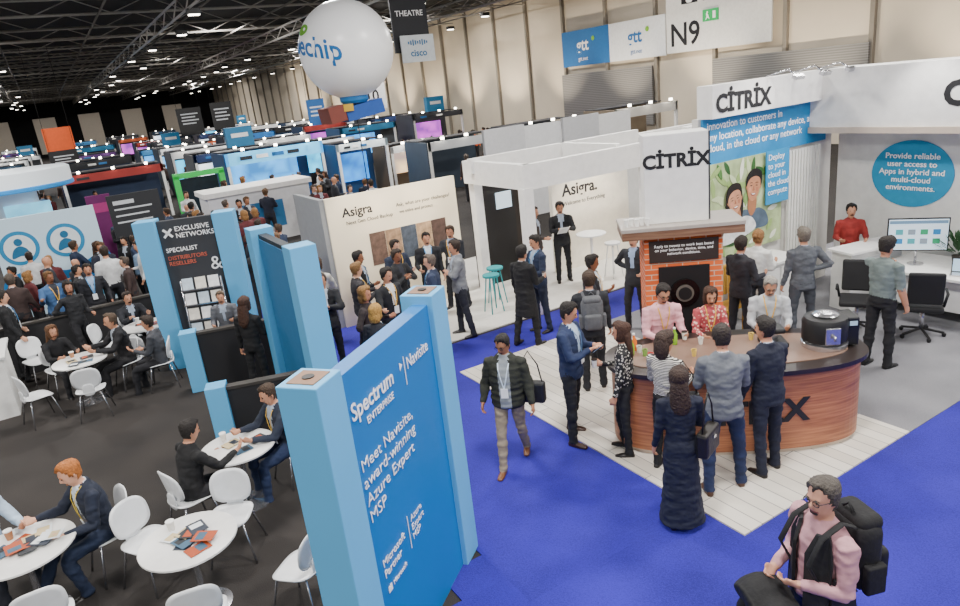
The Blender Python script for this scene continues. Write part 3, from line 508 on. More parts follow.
# ------------------------------------------------------------------ people
QUEUE=[]; HAND={}
def person(label,x,y,ang,h=1.75,top='#20222a',shirt='#9aa6b8',bottom='#1b1d24',shoe='#1a1412',hair='short',hairc='#2a1d14',skin='#c08a6c',
    legs='stand',arms=('down','down'),lean=0,yaw=0,pitch=0,kind='jacket',lod=1,lany=None,tie=None,z=0,w=1.0,glasses=False,short=False,group=None,zoff=None,twist=0):
    LG={'stand':((3,3,5),(-3,3,4)),'wide':((4,8,4),(-6,8,5)),'walk':((18,1,6),(-12,1,18)),'sit':((84,7,86),(82,7,78)),'sit2':((86,10,60),(84,4,95)),'shift':((12,4,18),(-2,3,2)),'stool':((55,8,60),(50,8,55))}[legs]
    AR={'down':(3,8,14,0),'swing':(22,7,25,0),'back':(-18,8,14,0),'phone':(22,8,92,38),'cross':(28,12,96,72),'hip':(-25,35,82,75),'pocket':(-6,17,38,12),'table':(42,10,62,22),'reach':(65,10,20,5),'hold':(12,8,82,12),'chin':(48,6,125,28),'gest':(35,20,75,-12),'strap':(20,14,128,22),'bag':(4,14,25,0)}
    V=[];Fc=[];TG=[]
    def add(g,tag):
        v,f=g; n=len(V); V.extend(v)
        for q in f:
            Fc.append(tuple(i+n for i in q)); TG.append(tag(sum((v[i] for i in q),Vector())/len(q)) if callable(tag) else tag)
    cl_,sl=math.cos(rad(lean)),math.sin(rad(lean))
    def UT(v):
        v=Vector(v); tw=rad(twist)*max(0,min(1,(v.z-.95)/.4)); v=Vector((v.x*math.cos(tw)-v.y*math.sin(tw),v.x*math.sin(tw)+v.y*math.cos(tw),v.z))
        yy=v.y; zz=v.z-.95; return Vector((v.x,yy*cl_+zz*sl,.95+zz*cl_-yy*sl))
    sit=legs.startswith('sit')or legs=='stool'
    prof={'jacket':[(.84 if not sit else .9,.182,.128),(.93,.185,.135),(1.08,.158,.12),(1.22,.178,.13),(1.34,.19,.125),(1.41,.178,.105),(1.455,.13,.082),(1.49,.07,.062)],
          'puffer':[(.86,.2,.155),(.93,.21,.17),(1.08,.2,.165),(1.22,.212,.17),(1.34,.212,.155),(1.41,.19,.12),(1.46,.14,.1),(1.51,.085,.08)],
          'shirt':[(.92,.165,.122),(1.0,.162,.122),(1.1,.158,.12),(1.22,.172,.125),(1.34,.182,.12),(1.41,.168,.1),(1.455,.12,.078),(1.48,.07,.06)],
          'coat':[(.55 if not sit else .85,.215,.16),(.75,.2,.15),(.93,.187,.138),(1.08,.168,.125),(1.22,.18,.13),(1.34,.19,.125),(1.41,.178,.105),(1.455,.13,.082),(1.49,.07,.062)]}
    pr=prof[{'dress':'shirt','skirt':'shirt'}.get(kind,kind)]
    zs=[];N=26
    for i in range(N):
        zz=pr[0][0]+(pr[-1][0]-pr[0][0])*i/(N-1)
        for a,b in zip(pr,pr[1:]):
            if zz<=b[0]+1e-6: break
        f=(zz-a[0])/(b[0]-a[0]); rip=1 if kind!='puffer' else 1+.03*math.sin(zz*80); zs.append((zz,(a[1]+(b[1]-a[1])*f)*w*rip,(a[2]+(b[2]-a[2])*f)*w*rip))
    v,f=tube_geo([(0,-.012*math.sin((q[0]-.9)*3),q[0]) for q in zs],[(q[1],q[2]) for q in zs],36)
    def ttag(c):
        if kind=='puffer' and c.y>0 and abs(c.x)<.055 and c.z>.86: return 2
        if kind in('jacket','coat') and c.y>0 and c.z>1.08 and abs(c.x)<.062*(c.z-1.08)/.36+.003:
            if tie and abs(c.x)<.02: return 6
            return 2
        return 1
    tg=[ttag(sum((v[i] for i in q),Vector())/len(q)) for q in f]; n=len(V); V.extend([UT(p) for p in v]); Fc.extend([tuple(i+n for i in q) for q in f]); TG.extend(tg)
    add(tube_geo([UT((0,-.015,1.43)),UT((0,-.008,1.5)),UT((0,.005,1.57))],[.056*w,.052*w,.052*w],14),0)
    add(tube_geo([UT((0,-.015,1.45)),UT((0,-.012,1.495))],[.064*w,.058*w],14,cap=0),2 if kind in('jacket','coat') else 1)
    if kind in('jacket','coat'): add(tube_geo([UT((0,-.035,1.44)),UT((0,-.03,1.49))],[.072*w,.062*w],14,cap=0),1)
    for s,am in((1,arms[0]),(-1,arms[1])):
        fl,ab,el,inw=AR[am] if isinstance(am,str) else am
        if lod>0: fl+=random.uniform(-9,9); el+=random.uniform(-14,14); ab+=random.uniform(-2,6)
        fl,ab,el,inw=map(rad,(fl,ab,el,inw))
        sh=UT((s*.188*w,-.01,1.40)); u=Vector((s*math.sin(ab),math.sin(fl)*math.cos(ab),-math.cos(fl)*math.cos(ab))); fv=Vector((0,math.cos(fl),math.sin(fl)))
        g=fv*math.cos(inw)+Vector((-s,0,0))*math.sin(inw); fo=(u*math.cos(el)+g*math.sin(el)).normalized()
        eb=sh+u*.285; wr=eb+fo*.25; k=1.06 if kind!='puffer' else 1.3; k*=(.5+.5*w)
        add(tube_geo([sh+Vector((-s*.05,0,.012)),sh,sh+u*.1,sh+u*.2,eb,eb+fo*.02],[.05*k,.063*k,.057*k,.052*k,.049*k,.047*k],14),1)
        add(tube_geo([eb-fo*.01,eb+fo*.07,eb+fo*.16,wr-fo*.01],[.046*k,.045*k,.038*k,.033*k],12,cap=.3),0 if short else 1)
        add(tube_geo([wr-fo*.03,wr+fo*.02],[.025,.025],10),0)
        tv=Vector((0,.9,.5)); tv=tv-fo*tv.dot(fo)
        if tv.length<.2: tv=Vector((-s,0,.3))-fo*fo.dot(Vector((-s,0,.3)))
        tv.normalize(); nv=fo.cross(tv)
        if nv.dot(Vector((-s,0,-.4)))<0: nv=-nv
        HAND.setdefault(label,{})[s]=(wr+fo*.09+nv*.035,tv)
        add(tube_geo([wr,wr+fo*.04,wr+fo*.085],[(.03,.02),(.04,.018),(.038,.015)],12,ref=tv),0)
        if lod<2:
            for j,(o_,l) in enumerate(((-.03,.058),(-.01,.072),(.011,.078),(.031,.07))):
                b0=wr+fo*.078+tv*o_; cu=.45+.12*(3-j); d1=(fo*math.cos(cu)+nv*math.sin(cu)); d2=(fo*math.cos(cu*2.2)+nv*math.sin(cu*2.2))
                add(tube_geo([b0,b0+d1*l*.55,b0+d1*l*.55+d2*l*.45],[.0098,.0092,.008],8,ref=tv),0)
            b0=wr+fo*.025+tv*.03; d=(fo*.75+tv*.6+nv*.25).normalized(); add(tube_geo([b0,b0+d*.035,b0+d*.035+(fo*.95+nv*.35).normalized()*.03],[.0125,.011,.009],8,ref=nv),0)
    hipz=.92; legsout=[]
    for s,(a,b,k) in((1,LG[0]),(-1,LG[1])):
        a,b,k=rad(a),rad(b),rad(k); hp=Vector((s*.092*w,0,hipz)); d=Vector((s*math.sin(b),math.sin(a)*math.cos(b),-math.cos(a)*math.cos(b))); kn=hp+d*.43
        d2=Vector((s*math.sin(b)*.4,math.sin(a-k),-math.cos(a-k))).normalized(); an=kn+d2*.42; legsout.append((s,hp,d,kn,d2,an))
    add(tube_geo([(0,-.01,1.0),(0,-.012,.93),(0,-.01,.86)],[(.155*w,.115*w),(.168*w,.125*w),(.15*w,.11*w)],24,cap=.5),3)
    for s,hp,d,kn,d2,an in legsout:
        add(tube_geo([hp+Vector((0,0,.02)),hp+d*.08,hp+d*.25,kn-d*.02,kn+d2*.03,kn+d2*.13,kn+d2*.2,kn+d2*.3,kn+d2*.35,an+d2*.02],[.088*w,.092*w,.078*w,.064*w,.062*w,.066*w,.058*w,.057*w,.052*w,.058*w],16),3)
        fw=Vector((s*.12,1,0)).normalized(); fz=an.z-.045
        add(tube_geo([Vector((an.x,an.y,fz))-fw*.055,Vector((an.x,an.y,fz)),Vector((an.x,an.y,fz-.005))+fw*.1,Vector((an.x,an.y,fz-.012))+fw*.175],[(.034,.036),(.038,.042),(.045,.032),(.035,.02)],12,ref=Vector((1,0,0))),4)
        add(tube_geo([an+Vector((0,0,.02)),Vector((an.x,an.y,fz))],[.038,.036],10),4)
    if kind=='dress': add(tube_geo([(0,0,1.0),(0,0,.9),(0,0,.6),(0,0,.3),(0,0,.06)],[(.15,.12),(.175,.14),(.18,.155),(.2,.18),(.235,.21)],28,cap=0),3)
    hm=Matrix.Translation(UT((0,.012,1.625)))@Matrix.Rotation(rad(yaw),4,'Z')@Matrix.Rotation(-rad(lean*.5+pitch),4,'X')
    HP=[(-.118,.022,.03,.05),(-.108,.042,.052,.036),(-.085,.056,.07,.022),(-.05,.065,.083,.01),(-.01,.071,.09,.003),(.03,.075,.096,-.004),(.065,.072,.092,-.008),(.095,.056,.073,-.01),(.113,.032,.042,-.01),(.12,.01,.012,-.01)]
    v,f=tube_geo([(0,q[3],q[0]) for q in HP],[(q[1],q[2]) for q in HP],20,cap=.1); add(([hm@p for p in v],f),lambda c:0)
    hi=hm.inverted()
    for i in range(len(TG)-len(f),len(TG)):
        c=hi@(sum((V[j] for j in Fc[i]),Vector())/len(Fc[i]))
        if c.y>.05 and abs(c.x)<.026 and -.075<c.z<-.055: TG[i]=5
    v,f=tube_geo([(0,.086,.012),(0,.1,-.012),(0,.106,-.028),(0,.088,-.036)],[.008,.011,.014,.011],8); add(([hm@p for p in v],f),0)
    v,f=tube_geo([(-.045,.078,.024),(0,.09,.026),(.045,.078,.024)],[.008,.01,.008],8,ref=Vector((0,0,1))); add(([hm@p for p in v],f),0)
    for s in(-1,1):
        v,f=tube_geo([(s*.074,-.008,-.03),(s*.08,-.012,.0),(s*.076,-.012,.022)],[(.012,.007),(.016,.008),(.01,.006)],8,ref=Vector((0,1,0))); add(([hm@p for p in v],f),0)
    dz=-min(an.z for *_,an in legsout)+.083
    if sit and zoff is not None: dz=zoff
    V=[p+Vector((0,0,dz)) for p in V]; hm=Matrix.Translation((0,0,dz))@hm
    for s in HAND[label]: HAND[label][s]=(HAND[label][s][0]+Vector((0,0,dz)),HAND[label][s][1])
    me=bpy.data.meshes.new("person"); me.from_pydata([tuple(p) for p in V],[],Fc)
    o=bpy.data.objects.new("person",me); COL.objects.link(o); sc=h/1.75
    o.location=(x,y,z); o.rotation_euler=(0,0,rad(ang-90)); o.scale=(sc,)*3; setp(o,label,"person",group)
    md=o.modifiers.new("r",'REMESH'); md.mode='VOXEL'; md.voxel_size=[.0105,.017,.034][lod]; 
    sm=o.modifiers.new("s",'SMOOTH'); sm.factor=.5; sm.iterations=[3,2,1][lod]
    fab=lambda c:c if not isinstance(c,str) else mat(c,.85,0,.2,9,.45)
    SK=mat(skin,.5,0,.05,20)
    QUEUE.append((o,V,Fc,TG,[SK,fab(top),fab(shirt),fab(bottom),mat(shoe,.4),mat('#8c4a40',.5),fab(tie or shirt)],lod))
    if hair!='bald':
        vs=[];fs=[]; hs=28; rg=[(-.1,.05,.07,.0),(-.085,.056,.07,.01)]; part=random.choice([-1,1]); vol=random.uniform(.009,.018)
        for q0,q1 in zip(HP[2:],HP[3:]): rg+= [q0,tuple((a+b)/2 for a,b in zip(q0,q1))]
        rg=sorted(set(rg+[HP[-1]]))
        for q in rg:
            for k in range(hs):
                a=2*math.pi*k/hs; cx,cy=math.cos(a),math.sin(a)
                line=.066+.008*math.sin(a*7) if cy>.6 else (.03 if cy>.35 else (.0 if cy>.05 else(-.02 if cy>-.25 else -.075)))
                if hair=='receding': line=.09 if cy>.25 else line
                if hair in('long','bob') and cy<=.45: line=-.12
                th_=vol if q[0]>line else -.014
                if hair in('long','bob','curly'): th_=.02 if q[0]>line else -.014
                th_+=random.uniform(-.003,.005)*(2.2 if hair=='curly' else 1)
                up=((.014+.008*part*cx)*max(0,cy+.3) if q[0]>.06 else 0)
                vs.append((cx*(q[1]+th_),q[3]+cy*(q[2]+th_),q[0]+(.01 if q[0]>.06 else 0)+up))
        n=len(rg)
        for i in range(n-1):
            for k in range(hs): a=i*hs+k;b=i*hs+(k+1)%hs; fs.append((a,b,b+hs,a+hs))
        fs.append(tuple(range((n-1)*hs,n*hs))); fs.append(tuple(range(hs))[::-1])
        def addh(g): 
            n=len(vs); vs.extend(g[0]); fs.extend([tuple(i+n for i in q) for q in g[1]])
        if hair=='long': addh(tube_geo([(0,-.05,.05),(0,-.07,-.05),(0,-.085,-.14),(.01,-.1,-.22),(.0,-.11,-.3),(.01,-.1,-.36)],[(.07,.045),(.088,.055),(.096,.045),(.1,.038),(.08,.03),(.04,.015)],16))
        if hair=='bob' : addh(tube_geo([(0,-.03,.05),(0,-.045,-.05),(0,-.045,-.13)],[(.075,.06),(.092,.07),(.08,.05)],16))
        if hair=='bun': addh(tube_geo([(0,-.08,.03),(0,-.11,.05),(0,-.14,.05)],[.02,.035,.025],10))
        if hair=='curly': addh(tube_geo([(0,-.04,.1),(0,-.06,.0),(0,-.07,-.12),(0,-.07,-.2 if w<1 else -.08)],[(.07,.06),(.1 if w<1 else .08,.08),(.1 if w<1 else .07,.06),(.05,.03)],14))
        M("hair",[hm@Vector(p) for p in vs],fs,mat(hairc,.75,0,.35,45,.7),o,smooth=True)
    if lod<2:
        for s in(-1,1):
            g=tube_geo([(s*.03-.008,.0845,.006),(s*.03,.0875,.006),(s*.03+.008,.0845,.006)],[(.004,.004),(.006,.008),(.004,.004)],8,ref=Vector((0,0,1)))
            M("eye",[hm@p for p in g[0]],g[1],mat('#1a1210',.2,0,0),o,smooth=True)
            if lod==0:
                g=tube_geo([(s*.03-.02,.087,.022),(s*.03,.093,.027),(s*.03+.018,.087,.024)],[.003,.0045,.003],6); M("eyebrow",[hm@p for p in g[0]],g[1],mat(hairc if hair!='bald' else '#3a2a20',.8),o)
        if glasses:
            vs=[];fs=[]
            for s in(-1,1):
                pts_=[(s*.031+.022*math.cos(a),.098,.006+.017*math.sin(a)) for a in [2*math.pi*k/12 for k in range(13)]]
                for gg in (tube_geo(pts_,[.003]*13,4,Vector((0,1,0)),0),tube_geo([(s*.053,.098,.01),(s*.08,.0,.01)],[.003,.003],4,cap=0)):
                    n=len(vs); vs+=gg[0]; fs+=[tuple(i+n for i in q) for q in gg[1]]
            M("glasses",[hm@Vector(p) for p in vs],fs,BLACK,o)
    if lany:
        D=Vector((0,0,dz)); fy={'jacket':.128,'shirt':.124,'puffer':.168,'coat':.13}.get(kind,.126)*w
        vs=[];fs=[]
        for s in(-1,1):
            gg=tube_geo([UT((s*.072*w,.0,1.485))+D,UT((s*.07*w,.07*w,1.445))+D,UT((s*.055,fy*.9+.004,1.37))+D,UT((s*.03,fy+.012,1.25))+D,UT((0,fy+.014,1.13))+D],[(.007,.003)]*5,6,cap=0); n=len(vs); vs+=gg[0]; fs+=[tuple(i+n for i in q) for q in gg[1]]
        M("lanyard",vs,fs,mat(lany,.6),o)
        M("name_badge",[UT(Vector(p))+D for p in bverts((.085,.008,.12),(0,fy+.02,1.08))],BF,mat('#e8ecef',.5),o)
    o["hz"]=dz
    return o
def onperson(o,local):
    return o.matrix_basis@Vector(local)
def backpack(o,c,dx=0,yoff=-.23,zc=1.22,sc=1.0,label="black fabric backpack worn on a person's back"):
    s=o.scale[0]; t=T("backpack",label,"backpack",onperson(o,(dx,yoff,zc+o["hz"]))); t.rotation_euler=o.rotation_euler; t.scale=(s*sc,)*3; m=mat(c,.85,0,.15,20,.3)
    def rb(n,sz,cc,mm,rr=.3):
        b=box(n,sz,cc,mm,t); b.modifiers.new("b",'BEVEL').width=min(sz)*rr; b.modifiers["b"].segments=4; b.data.polygons.foreach_set("use_smooth",[True]*6); return b
    rb("main_compartment",(.3,.17,.44),(0,0,0),m,.45); rb("front_pocket",(.23,.09,.22),(0,-.1,-.09),mat(c,.7,0,.2,10,.3),.45); rb("top_flap",(.25,.15,.1),(0,-.01,.2),m,.45); rb("side_pocket",(.05,.12,.18),(.16,0,-.1),m); rb("side_pocket",(.05,.12,.18),(-.16,0,-.1),m)
    for q in(-1,1): tube("shoulder_strap",[(q*.09,.08,.2),(q*.11,.18,.26),(q*.115,.3,.2),(q*.12,.375,.05),(q*.13,.3,-.1),(q*.12,.08,-.18)],[(.02,.007)]*6,m,t,8)
    tube("handle",[(-.04,.05,.25),(0,.05,.29),(.04,.05,.25)],.008,m,t,6)
def handbag(p,c,rz=0,label="dark leather shoulder bag hanging at a person's side",s=1):
    t=T("handbag",label,"bag",p,rz); m=mat(c,.5,0,.1,20,.2); b=box("bag_body",(.34*s,.12*s,.26*s),(0,0,0),m,t,bevel=.03); tube("strap",[(-.14*s,0,.12*s),(-.1*s,0,.34*s),(0,0,.5*s),(.1*s,0,.34*s),(.14*s,0,.12*s)],.009,m,t,6); box("clasp",(.05,.02,.03),(0,-.062*s,.06*s),CHROME,t)
def held(o,side,what='cup'):
    lab=o["label"]
    p,tv=HAND[lab][side]; wp=o.matrix_basis@p
    if what=='cup':
        t=T("paper_cup","white paper cup held in a person's hand","cup",wp-Vector((0,0,.05)),group="paper cups"); lathe("cup_body",[(.025,0),(.035,.1),(.032,.1),(.02,.01)],mat('#e8e4dc'),t,seg=14); lathe("cup_lid",[(.037,.098),(.037,.108),(.03,.11)],mat('#2a1f1a'),t,seg=14)
    elif what=='phone':
        t=T("smartphone","black smartphone held in a person's hand","phone",wp,math.degrees(o.rotation_euler.z)); box("case",(.075,.15,.009),(0,0,0),BLACK,t,(40,0,0),bevel=.003); box("display",(.068,.14,.002),(0,-.004,.005),mat('#7d94b0',.2,0,.02,8,0,.5),t,(40,0,0))
    else:
        t=T("document","white printed sheets held in a person's hand","paper",wp,math.degrees(o.rotation_euler.z)+10); box("sheet",(.21,.29,.006),(0,.05,0),mat('#e6e6e2'),t,(35,0,0)); box("printed_block",(.15,.08,.001),(0,.07,.02),mat('#5a7d9c'),t,(35,0,0))
P=person
p1=P("man in pink shirt wearing glasses carrying a jacket and backpack",3.55,2.14,160,1.83,top='#b98a92',shirt='#b98a92',bottom='#23252c',hairc='#4a443e',hair='short',skin='#c4917a',arms=((5,8,80,30),(5,8,88,35)),legs='stand',kind='shirt',lod=0,glasses=True,yaw=15,pitch=0,w=1.08)
backpack(p1,'#131316',sc=1.12)
t=T("padded_vest","dark padded vest worn open over a pink shirt","vest",onperson(p1,(0,0,1.2+p1["hz"]))); t.rotation_euler=p1.rotation_euler; t.scale=p1.scale; mv=mat('#1a1a1e',.8,0,.15,12,.4)
for s in(-1,1):
    M("vest_front",[(s*.06,.155,-.3),(s*.06,.155,.12),(s*.08,.1,.25),(s*.14,.05,.25),(s*.195,.07,.1),(s*.19,.09,-.3)],[(0,1,2,3,4,5)],mv,t).modifiers.new("s",'SOLIDIFY').thickness=.02
    M("vest_side",[(s*.19,.09,-.3),(s*.195,.07,.0),(s*.205,-.05,.0),(s*.195,-.1,-.3)],[(0,1,2,3)],mv,t).modifiers.new("s",'SOLIDIFY').thickness=.02
t=T("folded_jacket","black padded jacket carried over a man's arms","jacket",onperson(p1,(0,.36,1.02)),160-90)
v,f=plate(.42,.3,2.6,lambda x,y:.03*math.sin(x*24)+.02*math.cos(y*27)-1.6*x*x-1.2*y*y); o=M("jacket_cloth",v,f,mat('#0f0f12',.8,0,.2,12,.5),t,smooth=True); s=o.modifiers.new("s",'SOLIDIFY'); s.thickness=.14; s.offset=0; s=o.modifiers.new("u",'SUBSURF'); s.levels=1; tube("sleeve",[(.06,.06,-.02),(.1,.1,-.15),(.12,.1,-.32)],[.06,.055,.045],mat('#0f0f12',.8,0,.2,12,.5),t)
p=P("woman in a long navy dress with dark hair seen from behind",4.42,4.12,55,1.68,top='#11162a',bottom='#11162a',hair='long',hairc='#2b1a12',kind='dress',lod=0,arms=('hold','down'),w=.9,legs='stand',yaw=-10)
handbag(onperson(p,(.26,-.03,.98)),'#17130f',20); held(p,1,'phone')
P("man in grey blazer and navy jeans leaning toward the counter",5.2,4.25,52,1.82,top='#62666d',bottom='#1b2748',shoe='#4b2f1f',hairc='#241a15',lod=0,arms=('hold','hold'),legs='wide',lean=8,pitch=10)
P("man in navy suit standing at the counter with back turned",5.78,4.16,78,1.78,top='#151a2c',bottom='#151a2c',hairc='#1c1613',lod=0,arms=('hold','down'),legs='stand',lean=4,yaw=20)
p=P("man in black padded jacket and khaki trousers walking with a lanyard",3.8,6.15,-135,1.7,top='#23261f',shirt='#868d92',bottom='#857a6a',shoe='#6a4428',hairc='#171210',skin='#9a6a4c',kind='puffer',lod=0,lany='#c8d8e8',arms=('pocket','bag'),legs='walk',yaw=-20,pitch=16,glasses=True,w=.98)
handbag(onperson(p,(-.27,-.05,.98)),'#1a1a1c',-50)
p6=P("man in navy blazer holding a phone and looking down",4.72,6.12,-60,1.82,top='#222f50',shirt='#aebfd6',bottom='#14161d',shoe='#3a2318',hairc='#191310',lod=0,lany='#5578a0',arms=('phone','phone'),legs='wide',pitch=18,yaw=15); held(p6,1,'phone')
p=P("woman in patterned black blouse with long brown hair",4.95,5.45,128,1.66,top=mat('#16161a',.8,0,.1,30,0,0,'spot','#b9b4ac'),bottom='#15161b',hair='long',hairc='#3a2013',kind='shirt',lod=0,w=.88,arms=('hold','down'),legs='shift',yaw=10); held(p,1,'cup')
p=P("man in dark jacket with a grey backpack seen from behind",5.85,7.05,55,1.76,top='#23252b',bottom='#1b1c22',hairc='#3a2a1e',lod=0,arms=('down','strap')); backpack(p,'#54565a',label="grey fabric backpack worn on a person's back")
p=P("woman in striped top with curly hair at the counter",5.05,4.9,15,1.66,top=mat('#121214',.8,0,.1,17,0,0,'stripe_z','#d8d4cc'),bottom='#101116',hair='curly',hairc='#33221a',kind='shirt',lod=0,w=.9,arms=('hold','hold'),legs='shift',yaw=-15)
handbag(onperson(p,(.24,-.05,.95)),'#141214',-40)
p=P("man in pink shirt wearing glasses working behind the counter",6.1,6.0,-115,1.78,top='#dca3ac',shirt='#dca3ac',bottom='#22252c',hairc='#1c1512',kind='shirt',lod=0,glasses=True,arms=('hold','hold'),lean=12,pitch=15,lany='#d5a53a'); held(p,-1,'cup')
P("woman in floral blouse smiling behind the counter",6.65,5.68,-125,1.64,top=mat('#b04a50',.8,0,.1,24,0,0,'spot','#e6c4b4'),bottom='#20222a',hair='bob',hairc='#3c2416',kind='shirt',lod=0,w=.88,arms=('hold','hold'),lean=8,pitch=8,lany='#e0b040')
P("older man in pale shirt with lanyard leaning behind the counter",7.32,5.3,-135,1.72,top='#b5b8bc',shirt='#e0e2e4',bottom='#33363e',hair='short',hairc='#8d8880',kind='shirt',lod=0,arms=('hold','hold'),lean=14,pitch=16,lany='#e0b040',glasses=True)
P("man in grey suit seen from behind gesturing",9.25,6.1,58,1.8,top='#565a60',bottom='#3d4148',hairc='#6c645a',lod=0,arms=('hip','down'),legs='wide')
P("woman in white shirt with blond hair tied up",9.05,6.75,10,1.72,top='#dcdcd8',bottom='#2a2c34',hair='bun',hairc='#8a6238',kind='shirt',lod=1,arms=('hold','down'),w=.92)
P("man in dark suit talking beside the mural wall",8.45,6.6,0,1.76,top='#2a2a30',bottom='#1e1f26',hairc='#2a211b',lod=1,arms=('hold','hold'))
P("man in grey green shirt and black trousers beside the desk",9.08,4.8,-5,1.86,top='#6d7a78',shirt='#6d7a78',bottom='#17181c',shoe='#121212',hairc='#1d1713',kind='shirt',lod=0,arms=('down','reach'),legs='stand',lany='#22262c',pitch=14,short=True)
P("man in red jumper standing behind the welcome desk",11.65,6.8,-140,1.66,top='#8e2a26',bottom='#22252c',hairc='#120e0c',kind='shirt',lod=1,arms=('hold','hold'))
p=P("person in long black coat facing a colleague",6.2,9.15,15,1.76,top='#121215',shirt='#8a8f98',bottom='#121215',hairc='#181310',kind='coat',lod=0,arms=('hold','down'),legs='wide'); held(p,1,'cup')
p=P("man in dark blue suit holding papers",6.75,9.5,175,1.78,top='#1c2740',bottom='#1a2236',hairc='#19130f',lod=0,arms=('phone','hold'),lany='#4a90c8',pitch=12); held(p,-1,'doc')
p=P("man in black suit holding a tablet inside the stand",8.95,11.6,-120,1.78,top='#15161a',bottom='#15161a',hairc='#1c1410',lod=1,arms=('phone','phone'),pitch=10); held(p,1,'doc')
P("man in dark brown jacket inside the stand",8.4,11.8,-60,1.75,top='#3a3230',bottom='#1c1d22',hairc='#2c211a',lod=1,arms=('hold','down'))
P("man in grey blazer and dark jeans listening",5.65,10.4,160,1.8,top='#74777c',bottom='#20222c',hairc='#2a1d14',lod=0,arms=('cross','cross'),legs='wide')
MID=[(5.75,11.7,-110,1.76,'#18191e','#17181d','short','#1a1310','black suit'),(6.4,11.9,-150,1.74,'#20232b','#1c1e26','short','#3a2a1e','dark suit'),(4.75,10.95,-60,1.75,'#17181c','#1a1b20','short','#2a1e16','black jacket'),(4.98,10.1,150,1.73,'#25304a','#20222a','receding','#5c5048','navy jacket'),(4.05,9.85,-80,1.77,'#1b1d22','#16171b','short','#1d1612','black suit'),(3.45,9.35,-30,1.7,'#2b2224','#1c1c20','bob','#8f6a3c','brown coat'),(3.25,8.5,40,1.65,'#23242c','#1a1b20','bob','#a8803e','dark jacket'),(5.1,11.75,-90,1.75,'#202a3e','#1b1d24','short','#241a14','navy suit'),(3.6,11.9,60,1.7,'#c7c4bd','#23252c','long','#3b2416','white blouse'),(3.2,12.8,-100,1.75,'#1a1b20','#1a1b20','short','#2a2019','black suit'),(6.5,7.75,-60,1.75,'#272a32','#1a1b22','short','#1c1612','dark jacket'),(7.9,8.3,-150,1.74,'#22242a','#1c1d22','short','#2a1e16','charcoal suit'),(1.95,10.5,45,1.68,'#141416','#141416','long','#3a2012','black dress'),(3.1,14.4,80,1.75,'#1a1c22','#1a1b20','short','#1a1310','black suit'),(3.8,15.2,-110,1.72,'#b8b4ae','#22242a','short','#6a5038','pale shirt'),(-1.35,14.8,0,1.75,'#17181b','#17181b','short','#1a1512','black jacket'),(2.9,16.5,-100,1.76,'#18191c','#191a1e','bald','#1b1511','black suit'),(-.3,14.7,-60,1.7,'#1b1c20','#1b1b20','bob','#20150f','black top'),
(4.2,11.4,-40,1.77,'#14151a','#17181c','short','#16100d','black suit'),(3.9,10.75,-20,1.74,'#2c2a2e','#1c1c20','short','#7a5a34','dark jacket'),(3.2,10.5,-100,1.76,'#1c1d22','#1a1b1f','receding','#4a4038','black suit'),(.1,15.9,-90,1.75,'#1c1d24','#1b1c22','short','#251a13','dark suit'),(-.6,16,-70,1.74,'#3c5f8c','#20232c','short','#6a4a2a','blue shirt')]
for i,(x,y,a,h,c,b,hr,hc,ds_) in enumerate(MID):
    fem=hr in('long','bob')
    p=P("%s wearing %s standing in the busy aisle"%("woman" if fem else "man",ds_),x,y,a,h,top=c,bottom=b,shirt=['#c8d2e0','#8fa4c4','#2a2c34','#b8bcc4','#e0e0e0'][i%5],hair=hr,hairc=hc,kind='jacket' if not fem else 'shirt',lod=1,w=.9 if fem else [1,1.05,.97][i%3],arms=[('hold','down'),('phone','hold'),('cross','cross'),('down','pocket'),('gest','down'),('hip','hold')][i%6],legs=['stand','wide','shift'][i%3],lany=['#4a90c8','#e0b040',None][i%3],pitch=5,yaw=[0,20,-20][i%3],twist=[0,8,-8][i%3],skin=['#c08a6c','#b98064','#8a5a40','#cf9c80'][i%4])
S_=dict(legs='sit',zoff=-.425)
P("man in navy jacket seated leaning at a round table",1.6,7.72,190,1.78,top='#202838',bottom='#1f2d4c',hairc='#3a2a1c',arms=('table','table'),lean=10,lod=0,pitch=8,lany='#d8b040',**S_)
P("person in black hoodie seated at a round table",.42,7.42,15,1.74,top='#141416',shirt='#141416',bottom='#18181c',hairc='#1b1512',arms=('table','hold'),lean=10,lod=0,pitch=6,**S_)
P("fair haired man in navy suit with yellow lanyard seated at table",-.44,7.3,195,1.82,top='#1c2334',shirt='#c2ccd8',bottom='#1d2942',hairc='#a8642c',legs='sit2',zoff=-.425,arms=('table','hold'),lean=12,lod=0,lany='#e0c030',pitch=10,skin='#d6a084')
P("man in pale blue shirt seated at a round table",-1.5,7.72,-60,1.76,top='#a8bcd0',shirt='#a8bcd0',bottom='#22252e',hairc='#3a2c20',arms=('table','table'),lean=10,lod=0,kind='shirt',**S_)
P("man in black jacket seated at a round table",.3,12.9,190,1.8,top='#16161a',shirt='#9aa4b0',bottom='#16161a',hairc='#4a3a2c',hair='receding',arms=('table','table'),lean=8,lod=0,**S_)
P("woman in black top seated at a round table",-.74,13.52,-65,1.68,top='#141418',bottom='#1a1a1e',hair='long',hairc='#5a3a20',arms=('table','table'),lean=8,lod=1,kind='shirt',w=.9,**S_)
P("man in dark suit seated at a round table",.58,14.62,-75,1.74,top='#1b1d24',bottom='#1b1d24',hairc='#2a1f18',arms=('table','table'),lean=8,lod=1,**S_)
P("person in charcoal jacket seated on a white chair",.77,12.33,160,1.72,top='#3a3c42',bottom='#1d1d22',hairc='#2a1f18',arms=('hold','hold'),lean=5,lod=1,**S_)
P("man in grey jacket standing behind the low partition",1.9,12.05,-110,1.5,top='#5a5c62',bottom='#24262c',hairc='#5a4a3a',arms=('hold','hold'),lean=5,lod=1)
VAR=[]
